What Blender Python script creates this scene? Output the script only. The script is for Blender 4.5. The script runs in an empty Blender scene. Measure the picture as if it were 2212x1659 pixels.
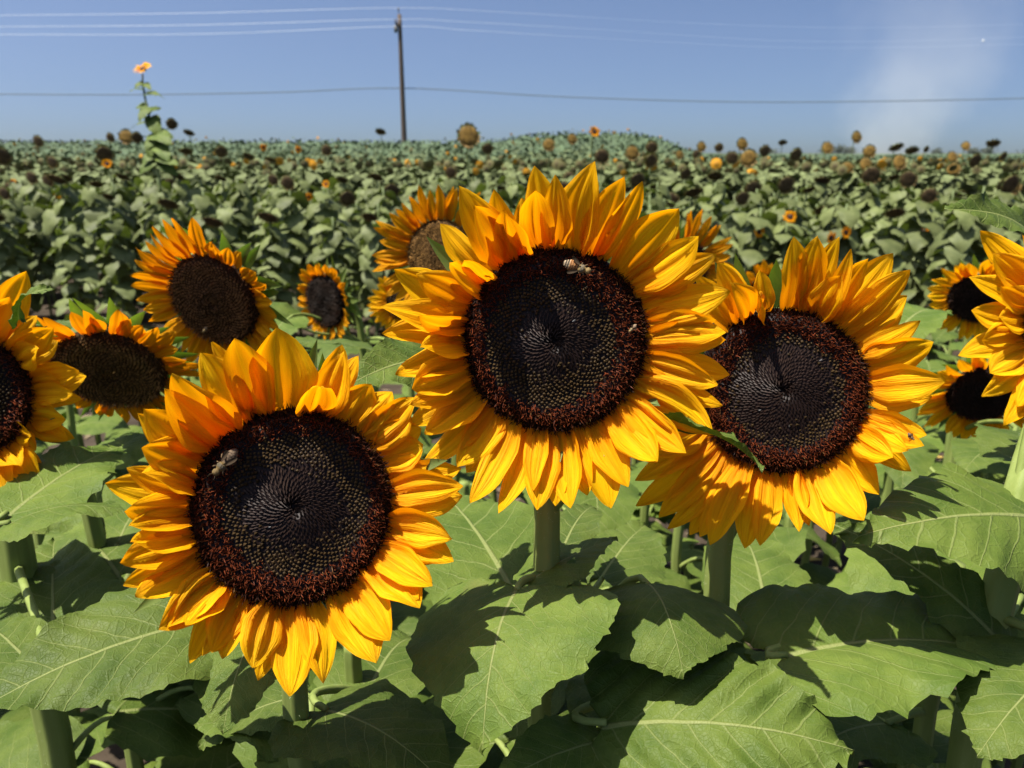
import bpy, math, random
import numpy as np
from mathutils import Vector, Matrix

R = math.radians
scene = bpy.context.scene
C = scene.collection

# ------------------------------------------------------------------ camera, sky, sun, exposure
CAM_Z = 1.6
PITCH = R(16.64)
FPX = 1671.0                       # focal length in units of a 2212 px wide picture
cam_data = bpy.data.cameras.new('camera')
cam = bpy.data.objects.new('camera', cam_data)
C.objects.link(cam)
cam.location = (0, 0, CAM_Z)
cam.rotation_euler = (math.pi / 2 - PITCH, 0, 0)
cam_data.sensor_width = 36.0
cam_data.lens = 36.0 * FPX / 2212.0
cam_data.clip_start = 0.05
cam_data.clip_end = 6000.0
cam_data.dof.use_dof = True
cam_data.dof.focus_distance = 0.50
cam_data.dof.aperture_fstop = 12.0
scene.camera = cam

SUN_DIR = Vector((-0.36, -0.13, 0.92)).normalized()     # towards the sun
sun_el = math.asin(SUN_DIR.z)
sun_rot = math.atan2(SUN_DIR.x, SUN_DIR.y)

world = bpy.data.worlds.new('World')
scene.world = world
world.use_nodes = True
wn = world.node_tree
for n_ in list(wn.nodes):
    wn.nodes.remove(n_)
w_out = wn.nodes.new('ShaderNodeOutputWorld')
w_bg = wn.nodes.new('ShaderNodeBackground')
w_sky = wn.nodes.new('ShaderNodeTexSky')
w_sky.sky_type = 'NISHITA'
w_sky.sun_disc = False
w_sky.sun_elevation = sun_el
w_sky.sun_rotation = sun_rot
w_sky.altitude = 100
w_sky.air_density = 1.0
w_sky.dust_density = 3.2
w_sky.ozone_density = 4.0
SKY_K, SKY_C = 1.7, 0.055
w_bg.inputs['Strength'].default_value = 0.054
w_gam = wn.nodes.new('ShaderNodeMixRGB')
w_gam.blend_type = 'MULTIPLY'
w_gam.inputs['Fac'].default_value = 1.0
w_gam.inputs['Color2'].default_value = (0.90, 0.97, 1.09, 1)
w_tc = wn.nodes.new('ShaderNodeTexCoord')
w_mp = wn.nodes.new('ShaderNodeMapping')      # looks the hazy band up a little higher in the sky model
w_mp.inputs['Scale'].default_value = (1, 1, SKY_K)
w_mp.inputs['Location'].default_value = (0, 0, SKY_C)
wn.links.new(w_tc.outputs['Generated'], w_mp.inputs['Vector'])
w_nm = wn.nodes.new('ShaderNodeVectorMath')
w_nm.operation = 'NORMALIZE'
wn.links.new(w_mp.outputs[0], w_nm.inputs[0])
wn.links.new(w_nm.outputs[0], w_sky.inputs['Vector'])
wn.links.new(w_sky.outputs[0], w_gam.inputs['Color1'])
wn.links.new(w_gam.outputs[0], w_bg.inputs['Color'])
wn.links.new(w_bg.outputs[0], w_out.inputs['Surface'])

sun_data = bpy.data.lights.new('sun', 'SUN')
sun_data.energy = 5.0
sun_data.angle = R(0.53)
sun_data.color = (1.0, 0.95, 0.86)
sun = bpy.data.objects.new('sun', sun_data)
C.objects.link(sun)
sun.rotation_euler = SUN_DIR.to_track_quat('Z', 'Y').to_euler()

scene.view_settings.view_transform = 'Standard'
scene.view_settings.look = 'None'
scene.view_settings.exposure = 1.25
scene.view_settings.gamma = 1.0
scene.view_settings.use_curve_mapping = False
scene.cycles.max_bounces = 8
scene.cycles.transparent_max_bounces = 8
scene.cycles.volume_bounces = 1
scene.cycles.volume_step_rate = 1.0
scene.cycles.volume_max_steps = 128

# ------------------------------------------------------------------ camera geometry used only to find real positions
FW = np.array([0, math.cos(PITCH), -math.sin(PITCH)])
UP = np.array([0, math.sin(PITCH), math.cos(PITCH)])
RT = np.array([1.0, 0, 0])
CP = np.array([0, 0, CAM_Z])


def ray(x, y):
    return FW + (x - 1106.0) / FPX * RT - (y - 829.5) / FPX * UP


def P(x, y, d):
    return CP + d * ray(x, y)


def unit(v):
    v = np.asarray(v, float)
    return v / (np.linalg.norm(v) + 1e-12)


def hit(x, y, c, n):
    r_ = ray(x, y)
    t = np.dot(np.asarray(c) - CP, n) / np.dot(r_, n)
    return CP + t * r_


# ------------------------------------------------------------------ object helpers
WORLD_O = {}


def tag(o, label=None, cat=None, group=None, kind=None):
    if label: o['label'] = label
    if cat: o['category'] = cat
    if group: o['group'] = group
    if kind: o['kind'] = kind
    return o


def empty(name, loc, label=None, cat=None, group=None):
    o = bpy.data.objects.new(name, None)
    o.empty_display_size = 0.1
    C.objects.link(o)
    o.location = tuple(loc)
    WORLD_O[o.name] = np.array(loc, float)
    return tag(o, label, cat, group)


def make_mesh(name, V, F, mats, uv=None, col=None, smooth=True, midx=None):
    me = bpy.data.meshes.new(name)
    V = np.asarray(V, float)
    me.from_pydata(V.tolist(), [], F if isinstance(F, list) else F.tolist())
    for m in (mats if isinstance(mats, (list, tuple)) else [mats]):
        me.materials.append(m)
    nl = len(me.loops)
    if uv is not None:
        vi = np.empty(nl, dtype=np.int32)
        me.loops.foreach_get('vertex_index', vi)
        ul = me.uv_layers.new(name='UVMap')
        ul.data.foreach_set('uv', np.asarray(uv, np.float32)[vi].ravel())
    if col is not None:
        ca = me.color_attributes.new('Col', 'FLOAT_COLOR', 'POINT')
        cc = np.ones((len(V), 4), np.float32)
        cc[:, :3] = col
        ca.data.foreach_set('color', cc.ravel())
    if smooth:
        me.polygons.foreach_set('use_smooth', np.ones(len(me.polygons), bool))
    if midx is not None:
        me.polygons.foreach_set('material_index', np.asarray(midx, np.int32))
    me.update()
    return me


def mk(name, V, F, mats, parent=None, origin=(0, 0, 0), **kw):
    """V in world coordinates; the object's origin is put at `origin` (world)."""
    origin = np.asarray(origin, float)
    me = make_mesh(name, np.asarray(V, float) - origin, F, mats, **kw)
    o = bpy.data.objects.new(name, me)
    C.objects.link(o)
    po = WORLD_O[parent.name] if parent is not None else np.zeros(3)
    if parent is not None:
        o.parent = parent
    o.location = tuple(origin - po)
    WORLD_O[o.name] = origin
    return o


def grid_faces(nu, nv, off=0):
    """faces of an (nu+1)x(nv+1) grid, index = i*(nv+1)+j"""
    i, j = np.meshgrid(np.arange(nu), np.arange(nv), indexing='ij')
    a = i * (nv + 1) + j
    return (np.stack([a, a + 1, a + nv + 2, a + nv + 1], -1).reshape(-1, 4) + off)


def tube(pts, rad, n=8, cap=True, ridge=0.0, rng=None):
    pts = np.asarray(pts, float)
    m = len(pts)
    rad = np.broadcast_to(np.asarray(rad, float), (m,))
    tg = np.gradient(pts, axis=0)
    tg /= np.linalg.norm(tg, axis=1)[:, None] + 1e-12
    ref = np.array([1.0, 0.2, 0.1]) if abs(tg[0][0]) < 0.8 else np.array([0.1, 1.0, 0.2])
    a = np.linspace(0, 2 * math.pi, n, endpoint=False)
    V = []
    e1 = unit(np.cross(tg[0], ref))
    for k in range(m):
        e1 = unit(e1 - np.dot(e1, tg[k]) * tg[k])
        e2 = np.cross(tg[k], e1)
        rr = rad[k] * (1 + ridge * np.cos(a * 6))
        V.append(pts[k] + (np.cos(a) * rr)[:, None] * e1 + (np.sin(a) * rr)[:, None] * e2)
    V = np.concatenate(V)
    F = []
    for k in range(m - 1):
        for j in range(n):
            j2 = (j + 1) % n
            F.append([k * n + j, k * n + j2, (k + 1) * n + j2, (k + 1) * n + j])
    if cap:
        F.append(list(range(n))[::-1])
        F.append([(m - 1) * n + j for j in range(n)])
    return V, F


def bez(p0, p1, p2, p3, n=12):
    t = np.linspace(0, 1, n)[:, None]
    return ((1 - t) ** 3 * p0 + 3 * (1 - t) ** 2 * t * p1 + 3 * (1 - t) * t * t * p2 + t ** 3 * p3)


def merge(parts):
    Vs, Fs, o = [], [], 0
    for V, F in parts:
        Vs.append(V)
        Fs += [[i + o for i in f] for f in F]
        o += len(V)
    return np.concatenate(Vs), Fs


# ------------------------------------------------------------------ materials
class NT:
    def __init__(self, name):
        self.m = bpy.data.materials.new(name)
        self.m.use_nodes = True
        self.t = self.m.node_tree
        for n in list(self.t.nodes):
            self.t.nodes.remove(n)
        self.out = self.t.nodes.new('ShaderNodeOutputMaterial')

    def n(self, ty, **kw):
        nd = self.t.nodes.new(ty)
        for k, v in kw.items():
            if k == 'ins':
                for a, b in v.items():
                    if isinstance(b, bpy.types.NodeSocket):
                        self.t.links.new(b, nd.inputs[a])
                    else:
                        nd.inputs[a].default_value = b
            else:
                setattr(nd, k, v)
        return nd

    def math(self, op, a, b=None, c=None, clamp=False):
        nd = self.t.nodes.new('ShaderNodeMath')
        nd.operation = op
        nd.use_clamp = clamp
        for i, v in enumerate((a, b, c)):
            if v is None: continue
            if isinstance(v, bpy.types.NodeSocket):
                self.t.links.new(v, nd.inputs[i])
            else:
                nd.inputs[i].default_value = v
        return nd.outputs[0]

    def mix(self, f, a, b, mode='MIX'):
        nd = self.t.nodes.new('ShaderNodeMixRGB')
        nd.blend_type = mode
        for i, v in enumerate((f, a, b)):
            if isinstance(v, bpy.types.NodeSocket):
                self.t.links.new(v, nd.inputs[i])
            elif i == 0:
                nd.inputs[0].default_value = v
            else:
                nd.inputs[i].default_value = (*v, 1) if len(v) == 3 else v
        return nd.outputs[0]

    def maprange(self, v, a, b, c, d, smooth=True):
        nd = self.t.nodes.new('ShaderNodeMapRange')
        nd.interpolation_type = 'SMOOTHSTEP' if smooth else 'LINEAR'
        for i, x in enumerate((v, a, b, c, d)):
            if isinstance(x, bpy.types.NodeSocket):
                self.t.links.new(x, nd.inputs[i])
            else:
                nd.inputs[i].default_value = x
        return nd.outputs[0]

    def link(self, a, b):
        self.t.links.new(a, b)

    def finish(self, base, rough=0.5, spec=0.3, normal=None, trans=0.0, trans_col=None, **more):
        b = self.n('ShaderNodeBsdfPrincipled')
        for k, v in (('Base Color', base), ('Roughness', rough), ('Specular IOR Level', spec)):
            if isinstance(v, bpy.types.NodeSocket):
                self.link(v, b.inputs[k])
            else:
                b.inputs[k].default_value = (*v, 1) if k == 'Base Color' and len(v) == 3 else v
        for k, v in more.items():
            b.inputs[k].default_value = v
        if normal is not None:
            self.link(normal, b.inputs['Normal'])
        if trans > 0:
            tr = self.n('ShaderNodeBsdfTranslucent')
            if isinstance(trans_col, bpy.types.NodeSocket):
                self.link(trans_col, tr.inputs['Color'])
            else:
                tr.inputs['Color'].default_value = (*trans_col, 1)
            mx = self.n('ShaderNodeMixShader')
            mx.inputs[0].default_value = trans
            self.link(b.outputs[0], mx.inputs[1])
            self.link(tr.outputs[0], mx.inputs[2])
            self.link(mx.outputs[0], self.out.inputs['Surface'])
        else:
            self.link(b.outputs[0], self.out.inputs['Surface'])
        return self.m


def leaf_material(name, ca, cb, vein, tcol, trans, detail=True, rough=0.5, spec=0.3, rnd=0.35):
    g = NT(name)
    uv = g.n('ShaderNodeTexCoord').outputs['UV']
    oi = g.n('ShaderNodeObjectInfo').outputs['Random']
    seedv = g.n('ShaderNodeCombineXYZ', ins={0: g.math('MULTIPLY', oi, 37.0), 1: g.math('MULTIPLY', oi, 11.0)}).outputs[0]
    uvs = g.n('ShaderNodeVectorMath', operation='ADD', ins={0: uv, 1: seedv}).outputs[0]
    nz = g.n('ShaderNodeTexNoise', ins={'Vector': uvs, 'Scale': 3.0, 'Detail': 5.0, 'Roughness': 0.65})
    base = g.mix(g.maprange(nz.outputs['Fac'], 0.3, 0.7, 0, 1), ca, cb)
    sc = g.math('MULTIPLY_ADD', oi, rnd, 1.0 - rnd / 2)
    base = g.mix(1.0, base, g.n('ShaderNodeCombineColor', ins={0: sc, 1: sc, 2: sc}).outputs[0], 'MULTIPLY')
    normal = None
    if detail:
        sx = g.n('ShaderNodeSeparateXYZ', ins={0: uv})
        u, v = sx.outputs[0], sx.outputs[1]
        nw = g.n('ShaderNodeTexNoise', ins={'Vector': uvs, 'Scale': 4.0, 'Detail': 2.0}).outputs['Fac']
        wob = g.math('MULTIPLY', g.math('SUBTRACT', nw, 0.5), 0.10)
        xx = g.math('ABSOLUTE', g.math('ADD', g.math('SUBTRACT', u, 0.5), g.math('MULTIPLY', wob, 0.12)))
        side = g.math('MULTIPLY', g.math('LESS_THAN', u, 0.5), 0.045)
        q = g.math('SUBTRACT', g.math('ADD', g.math('ADD', v, side), wob),
                   g.math('ADD', g.math('MULTIPLY', xx, 0.75), g.math('MULTIPLY', g.math('MULTIPLY', xx, xx), 0.9)))
        fr = g.math('FRACT', g.math('ADD', g.math('MULTIPLY', q, 6.5), 0.3))
        t = g.math('DIVIDE', g.math('ABSOLUTE', g.math('SUBTRACT', fr, 0.5)), 6.5)
        wv = g.math('MAXIMUM', g.math('MULTIPLY_ADD', xx, -0.019, 0.0085), 0.002)
        lat = g.maprange(g.math('DIVIDE', t, wv), 0.25, 1.1, 1, 0)
        wm = g.math('MULTIPLY', g.math('SUBTRACT', 1.12, v), 0.0135)
        mid = g.maprange(g.math('DIVIDE', xx, wm), 0.4, 1.1, 1, 0)
        m = g.math('MAXIMUM', g.math('MULTIPLY', lat, 0.50), mid)
        vo = g.n('ShaderNodeTexVoronoi', feature='DISTANCE_TO_EDGE', ins={'Vector': uvs, 'Scale': 17.0, 'Randomness': 1.0})
        net = g.maprange(vo.outputs['Distance'], 0.0, 0.09, 1, 0)
        vo2 = g.n('ShaderNodeTexVoronoi', feature='DISTANCE_TO_EDGE', ins={'Vector': uvs, 'Scale': 60.0})
        net2 = g.maprange(vo2.outputs['Distance'], 0.0, 0.1, 1, 0)
        sp = g.n('ShaderNodeTexNoise', ins={'Vector': uvs, 'Scale': 55.0, 'Detail': 3.0}).outputs['Fac']
        base = g.mix(g.math('MULTIPLY', net, 0.07), base, vein)
        base = g.mix(g.maprange(sp, 0.72, 0.80, 0, 0.5), base, (0.13, 0.14, 0.04))
        # dry brownish patches, a wear of the blade itself
        dry = g.n('ShaderNodeTexNoise', ins={'Vector': uvs, 'Scale': 1.7, 'Detail': 6.0, 'Roughness': 0.6}).outputs['Fac']
        base = g.mix(g.maprange(dry, 0.60, 0.78, 0, 0.45), base, (0.11, 0.10, 0.03))
        base = g.mix(m, base, vein)
        h = g.math('ADD', g.math('MULTIPLY', m, -0.9), g.math('MULTIPLY', net, -0.28))
        h = g.math('ADD', h, g.math('MULTIPLY', net2, -0.15))
        h = g.math('ADD', h, g.math('MULTIPLY', sp, 0.25))
        h = g.math('ADD', h, g.math('MULTIPLY', nz.outputs['Fac'], 1.2))
        bp = g.n('ShaderNodeBump', ins={'Height': h, 'Strength': 0.55, 'Distance': 0.0016})
        normal = bp.outputs[0]
    tc = g.mix(1.0, base, tcol, 'MULTIPLY')
    return g.finish(base, rough, spec, normal, trans, tc)


M_leaf = leaf_material('leaf_green', (0.044, 0.073, 0.010), (0.082, 0.112, 0.018), (0.15, 0.17, 0.055), (1.5, 2.2, 0.4), 0.065, rough=0.55, spec=0.14)
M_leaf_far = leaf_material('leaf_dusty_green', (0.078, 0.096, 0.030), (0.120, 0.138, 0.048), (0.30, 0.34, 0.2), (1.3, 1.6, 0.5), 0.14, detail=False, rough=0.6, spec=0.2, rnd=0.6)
M_bract = leaf_material('bract_green', (0.085, 0.13, 0.03), (0.13, 0.17, 0.045), (0.4, 0.45, 0.2), (1.5, 2.0, 0.5), 0.25, detail=False, rnd=0.4)


def petal_material(name, cbase, ctip, trans=0.48, far=False):
    g = NT(name)
    uv = g.n('ShaderNodeTexCoord').outputs['UV']
    oi = g.n('ShaderNodeObjectInfo').outputs['Random']
    sx = g.n('ShaderNodeSeparateXYZ', ins={0: uv})
    u, v = sx.outputs[0], sx.outputs[1]
    sv = g.n('ShaderNodeCombineXYZ', ins={0: g.math('MULTIPLY', u, 9.0), 1: g.math('MULTIPLY', v, 0.9), 2: g.math('MULTIPLY', oi, 50.0)}).outputs[0]
    st = g.n('ShaderNodeTexNoise', ins={'Vector': sv, 'Scale': 1.0, 'Detail': 4.0, 'Roughness': 0.6}).outputs['Fac']
    st2v = g.n('ShaderNodeCombineXYZ', ins={0: g.math('MULTIPLY', u, 34.0), 1: g.math('MULTIPLY', v, 1.6), 2: g.math('MULTIPLY', oi, 20.0)}).outputs[0]
    st2 = g.n('ShaderNodeTexNoise', ins={'Vector': st2v, 'Scale': 1.0, 'Detail': 2.0}).outputs['Fac']
    f = g.maprange(g.math('ADD', v, g.math('MULTIPLY', g.math('SUBTRACT', st, 0.5), 0.5)), 0.0, 0.62, 0, 1)
    base = g.mix(f, cbase, ctip)
    base = g.mix(g.maprange(st, 0.35, 0.65, 0.45, 0), base, (cbase[0] * 0.85, cbase[1] * 0.85, cbase[2]))
    base = g.mix(g.math('MULTIPLY', oi, 0.35), base, (0.84, 0.37, 0.003))
    h = g.math('ADD', g.math('MULTIPLY', st, 1.0), g.math('MULTIPLY', st2, 0.25))
    bp = g.n('ShaderNodeBump', ins={'Height': h, 'Strength': 0.8, 'Distance': 0.0035})
    tc = g.mix(1.0, base, (1.05, 0.80, 0.6), 'MULTIPLY')
    return g.finish(base, 0.6, 0.10, bp.outputs[0], trans, tc)


M_petal = petal_material('petal_yellow', (0.80, 0.28, 0.002), (0.94, 0.54, 0.003))
M_petal_o = petal_material('petal_orange', (0.68, 0.20, 0.002), (0.76, 0.35, 0.003))


def vcol_material(name, rough=0.45, spec=0.4, bump=0.0, trans=0.0):
    g = NT(name)
    a = g.n('ShaderNodeVertexColor', layer_name='Col').outputs['Color']
    nrm = None
    if bump:
        tc = g.n('ShaderNodeTexCoord').outputs['Object']
        nz = g.n('ShaderNodeTexNoise', ins={'Vector': tc, 'Scale': 900.0, 'Detail': 2.0}).outputs['Fac']
        nrm = g.n('ShaderNodeBump', ins={'Height': nz, 'Strength': bump, 'Distance': 0.001}).outputs[0]
    return g.finish(a, rough, spec, nrm, trans, a)


M_disc = vcol_material('disc_florets', 0.5, 0.13)
M_disc_dull = vcol_material('disc_florets_dull', 0.7, 0.12)
M_vc = vcol_material('coloured_matte', 0.75, 0.2)
M_bee = vcol_material('bee_fuzz', 0.8, 0.15, 0.6)


def simple(name, col, rough=0.6, spec=0.3, noise=None, nscale=20.0, bump=0.0, bdist=0.002, stretch=None, trans=0.0, metal=0.0):
    g = NT(name)
    tc = g.n('ShaderNodeTexCoord').outputs['Object']
    if stretch:
        tc = g.n('ShaderNodeMapping', ins={'Vector': tc, 'Scale': stretch}).outputs[0]
    nz = g.n('ShaderNodeTexNoise', ins={'Vector': tc, 'Scale': nscale, 'Detail': 6.0, 'Roughness': 0.65}).outputs['Fac']
    base = col
    if noise:
        base = g.mix(g.maprange(nz, 0.3, 0.7, 0, 1), col, noise)
    nrm = None
    if bump:
        nrm = g.n('ShaderNodeBump', ins={'Height': nz, 'Strength': bump, 'Distance': bdist}).outputs[0]
    return g.finish(base, rough, spec, nrm, trans, base if noise else col, Metallic=metal)


M_stem = simple('stem_green', (0.13, 0.17, 0.035), 0.6, 0.2, (0.18, 0.22, 0.06), 60.0, 0.6, 0.0015, (1, 1, 0.06))
M_stemhair = simple('stem_hair', (0.5, 0.55, 0.35), 0.6, 0.3)
M_stem_far = simple('field_stem', (0.09, 0.12, 0.04), 0.6, 0.2, (0.12, 0.15, 0.06), 20.0)
M_dark = simple('disc_bed', (0.012, 0.006, 0.004), 0.8, 0.1)
M_soil = simple('soil', (0.026, 0.019, 0.013), 0.9, 0.1, (0.055, 0.041, 0.028), 3.0, 0.9, 0.05)
M_wood = simple('pole_wood', (0.06, 0.045, 0.035), 0.85, 0.1, (0.11, 0.085, 0.07), 4.0, 0.8, 0.02, (3, 3, 0.2))
M_metal = simple('galvanised', (0.14, 0.14, 0.14), 0.7, 0.2)
M_wire = simple('wire_painted_glint', (0.75, 0.77, 0.82), 0.5, 0.3)  # sun glint on the wires put into a pale base colour
M_cable = simple('grey_cable', (0.10, 0.12, 0.13), 0.7, 0.2)
M_ins = simple('insulator_glaze', (0.10, 0.07, 0.05), 0.4, 0.3)
M_porc = simple('porcelain', (0.75, 0.75, 0.75), 0.2, 0.5)
M_wing = simple('bee_wing', (0.05, 0.035, 0.022), 0.9, 0.05, trans=0.3)
M_mass = simple('canopy_mass', (0.035, 0.055, 0.028), 0.9, 0.1, (0.07, 0.10, 0.05), 3.0)


# ------------------------------------------------------------------ leaf blade
_OUT = np.array([(0.0, 0.0), (0.22, -0.07), (0.52, -0.115), (0.80, -0.05), (0.96, 0.07), (1.0, 0.20), (0.96, 0.34),
                 (0.84, 0.49), (0.66, 0.64), (0.45, 0.78), (0.25, 0.89), (0.10, 0.955), (0.0, 1.0)])


def _catmull(pts, n):
    m = len(pts)
    p = np.vstack([2 * pts[0] - pts[1], pts, 2 * pts[-1] - pts[-2]])
    s = np.linspace(0, m - 1, n)
    k = np.minimum(s.astype(int), m - 2)
    t = (s - k)[:, None]
    a, b, c, d = p[k], p[k + 1], p[k + 2], p[k + 3]
    return 0.5 * (2 * b + (c - a) * t + (2 * a - 5 * b + 4 * c - d) * t ** 2 + (-a + 3 * b - 3 * c + d) * t ** 3)


def leaf_local(W, rng, nu=72, nv=9, arch=0.10, fold=0.12, wave=0.03, edge=0.15, teeth=17, tamp=0.016, puck=0.006, narrow=0.0, twist=0.0, bend=0.0):
    """unit-length blade in local coordinates: x across, y along, z up. W = full width / length."""
    o = _catmull(_OUT, nu + 1)
    s = np.linspace(0, 1, nu + 1)
    yc = s ** 1.15
    V, UV = [], []
    ph = [rng.uniform(0, 6.28) for _ in range(6)]
    for side in (-1, 1):
        sp_ = s * teeth * (1 + 0.08 * side) + ph[0] + 0.35 * np.sin(s * 23 + ph[5])
        saw = sp_ % 1.0
        amp = 1.5 * tamp * (0.65 + 0.45 * np.sin(np.floor(sp_) * 2.7 + ph[1] + side)) * np.clip(s * 6, 0, 1) * np.clip((1 - s) * 8, 0, 1)
        ox = o[:, 0] * W / 2 * (1 - narrow * s) * (1 + 0.04 * np.sin(s * 11 + ph[2] * side))
        ox = ox + amp * (1 - saw) * 1.6
        oy = o[:, 1] + amp * (1 - saw) * 0.7
        js = range(nv, 0, -1) if side < 0 else range(0, nv + 1)
        for j in js:
            v = j / nv
            x = side * v * ox
            y = yc * (1 - v) + oy * v
            V.append(np.stack([x, y, s * 0 + v * side], 1))
    V = np.array(V)                       # (2nv+1, nu+1, 3)
    x, y, vv = V[..., 0], V[..., 1], V[..., 2]
    ax = np.abs(x)
    z = fold * ax - edge * ax ** 2 / max(W, 0.2) * 2
    z = z - arch * 4 * (y - 0.42) ** 2
    z = z + wave * np.sin(y * 9 + ph[3] + vv * 1.2) * np.abs(vv) ** 2
    z = z + wave * 0.5 * np.sin(y * 21 + ph[4] - vv) * np.abs(vv) ** 3
    q = y - 0.75 * ax - 0.9 * ax ** 2 + np.where(x < 0, 0.045, 0)
    z = z + puck * np.cos(2 * math.pi * (q * 6.5 + 0.3)) * np.clip(ax * 8, 0, 1)
    a = twist * (y - 0.3)
    x2 = x * np.cos(a) - z * np.sin(a)
    z2 = x * np.sin(a) + z * np.cos(a)
    x2 = x2 + bend * (y ** 2 - y)
    out = np.stack([x2, y, z2], -1)
    uv = np.stack([x + 0.5, y], -1)
    F = grid_faces(2 * nv, nu)
    return out.reshape(-1, 3), F, uv.reshape(-1, 2)


def frame_leaf(base, tip, rollang, up=(0, 0, 1)):
    ya = unit(np.asarray(tip) - np.asarray(base))
    n = np.asarray(up, float) - np.dot(up, ya) * ya
    n = unit(n)
    xa = np.cross(ya, n)
    c, s = math.cos(rollang), math.sin(rollang)
    n2 = c * n + s * xa
    xa2 = np.cross(ya, n2)
    return xa2, ya, n2


def add_leaf(plant, base, tip, W, rng, rollang=0.0, stem_pt=None, mat=None, name='leaf', holes=None, up=(0, 0, 1), label=None, stalk_r=0.0032, **kw):
    """base/tip in world metres; W full width in metres."""
    base, tip = np.asarray(base, float), np.asarray(tip, float)
    L = np.linalg.norm(tip - base)
    V, F, uv = leaf_local(W / L, rng, **kw)
    xa, ya, na = frame_leaf(base, tip, rollang, up)
    V0 = V.copy()
    V = V - np.array([0, 0, V[np.argmin(np.abs(V[:, 1]) + np.abs(V[:, 0]))][2]])
    Wd = base + L * (V[:, :1] * xa + V[:, 1:2] * ya + V[:, 2:3] * na)
    if holes:
        cen = uv[F].mean(1) - np.array([0.5, 0])
        keep = np.ones(len(F), bool)
        for hx, hy, hr in holes:
            keep &= np.hypot(cen[:, 0] - hx, cen[:, 1] - hy) > hr
        F = F[keep]
    o = mk(name, Wd, F, mat or M_leaf, plant, base, uv=uv)
    if label: o['label'] = label
    if stem_pt is not None:
        sp = np.asarray(stem_pt, float)
        dd = np.linalg.norm(sp - base)
        mid1 = base - ya * dd * 0.35 + np.array([0, 0, -0.02 * dd])
        mid2 = sp + (base - sp) * 0.35 + np.array([0, 0, 0.10 * dd])
        pts = bez(sp, mid2, mid1, base + ya * L * 0.02, 9)
        Vt, Ft = tube(pts, np.linspace(stalk_r * 1.35, stalk_r * 0.8, 9), 7)
        mk('leaf_stalk', Vt, Ft, M_stem, o, base)
    return o


# ------------------------------------------------------------------ petals
_PW_S = [0, 0.12, 0.3, 0.5, 0.68, 0.82, 0.91, 0.97, 1.0]
_PW_W = [0.46, 0.68, 0.94, 1.0, 0.86, 0.60, 0.36, 0.15, 0.02]


def petal_geo(base, tip, nrm, W, rng, nu=16, nv=8, cup=0.35, bendk=0.10, twist=0.0, hook=0.0, sway=0.0):
    base, tip = np.asarray(base, float), np.asarray(tip, float)
    L = np.linalg.norm(tip - base)
    ya = unit(tip - base)
    na = unit(np.asarray(nrm) - np.dot(nrm, ya) * ya)
    xa = np.cross(ya, na)
    s = np.linspace(0, 1, nu + 1)[:, None]
    v = np.linspace(-1, 1, nv + 1)[None, :]
    sh = rng.uniform(-0.06, 0.06)
    w = np.interp(np.clip(s + sh * np.sin(s * math.pi), 0, 1), _PW_S, _PW_W) * W / 2
    w = w * (1 + 0.05 * np.sin(s * 13 + rng.uniform(0, 6)) * v)
    x = v * w
    ph = rng.uniform(0, 6.28)
    z = cup * w * (v ** 2)
    rid = (np.cos(v * math.pi * 2.5 + ph * 0.25) * 0.17 + 0.07 * np.cos(v * math.pi * 5 + ph)) * W / 2 * np.sin(np.clip(s * 1.1, 0, 1) * math.pi) ** 0.7
    z = z + rid
    z = z + bendk * L * np.sin(s * math.pi) + hook * L * np.clip(s - 0.72, 0, 1) ** 2 * 6
    z = z + 0.05 * W * np.sin(s * 9 + ph) * v
    a = twist * s ** 1.5
    x2 = x * np.cos(a) - z * np.sin(a) * 0.6
    z2 = z * (1 - 0.4 * (1 - np.cos(a))) + x * np.sin(a)
    x2 = x2 + sway * L * np.sin(s * math.pi)
    y = s * L + 0 * v
    V = base + x2[..., None] * xa + y[..., None] * ya + z2[..., None] * na
    uv = np.stack([(v + 1) / 2 + 0 * s, s + 0 * v], -1)
    return V.reshape(-1, 3), grid_faces(nu, nv), uv.reshape(-1, 2)


def bract_geo(base, mid, tip, W, nrm, rng, nu=10, nv=4):
    pts = bez(base, base + (mid - base) * 0.7, mid, tip, nu + 1)
    V = []
    for k in range(nu + 1):
        s = k / nu
        tg = unit(pts[min(k + 1, nu)] - pts[max(k - 1, 0)])
        na = unit(nrm - np.dot(nrm, tg) * tg)
        xa = np.cross(tg, na)
        w = W / 2 * (1 - s) ** 0.75 * (0.75 + 0.9 * s)
        for j in range(nv + 1):
            v = -1 + 2 * j / nv
            V.append(pts[k] + xa * v * w + na * (0.25 * w * v * v))
    uv = [(0.5 + 0.1 * (-1 + 2 * j / nv), k / nu) for k in range(nu + 1) for j in range(nv + 1)]
    return np.array(V), grid_faces(nu, nv), np.array(uv)


# ------------------------------------------------------------------ disc of florets
def disc_profile(rho, r, kind='open'):
    if kind == 'open':
        return r * (0.16 * (1 - rho ** 2) + 0.07 * np.exp(-((rho - 0.82) / 0.14) ** 2) - 0.10 * np.exp(-(rho / 0.10) ** 2) - 0.12 * np.clip(rho - 0.92, 0, 1) * 8)
    return r * (0.22 * (1 - rho ** 2))


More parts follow.
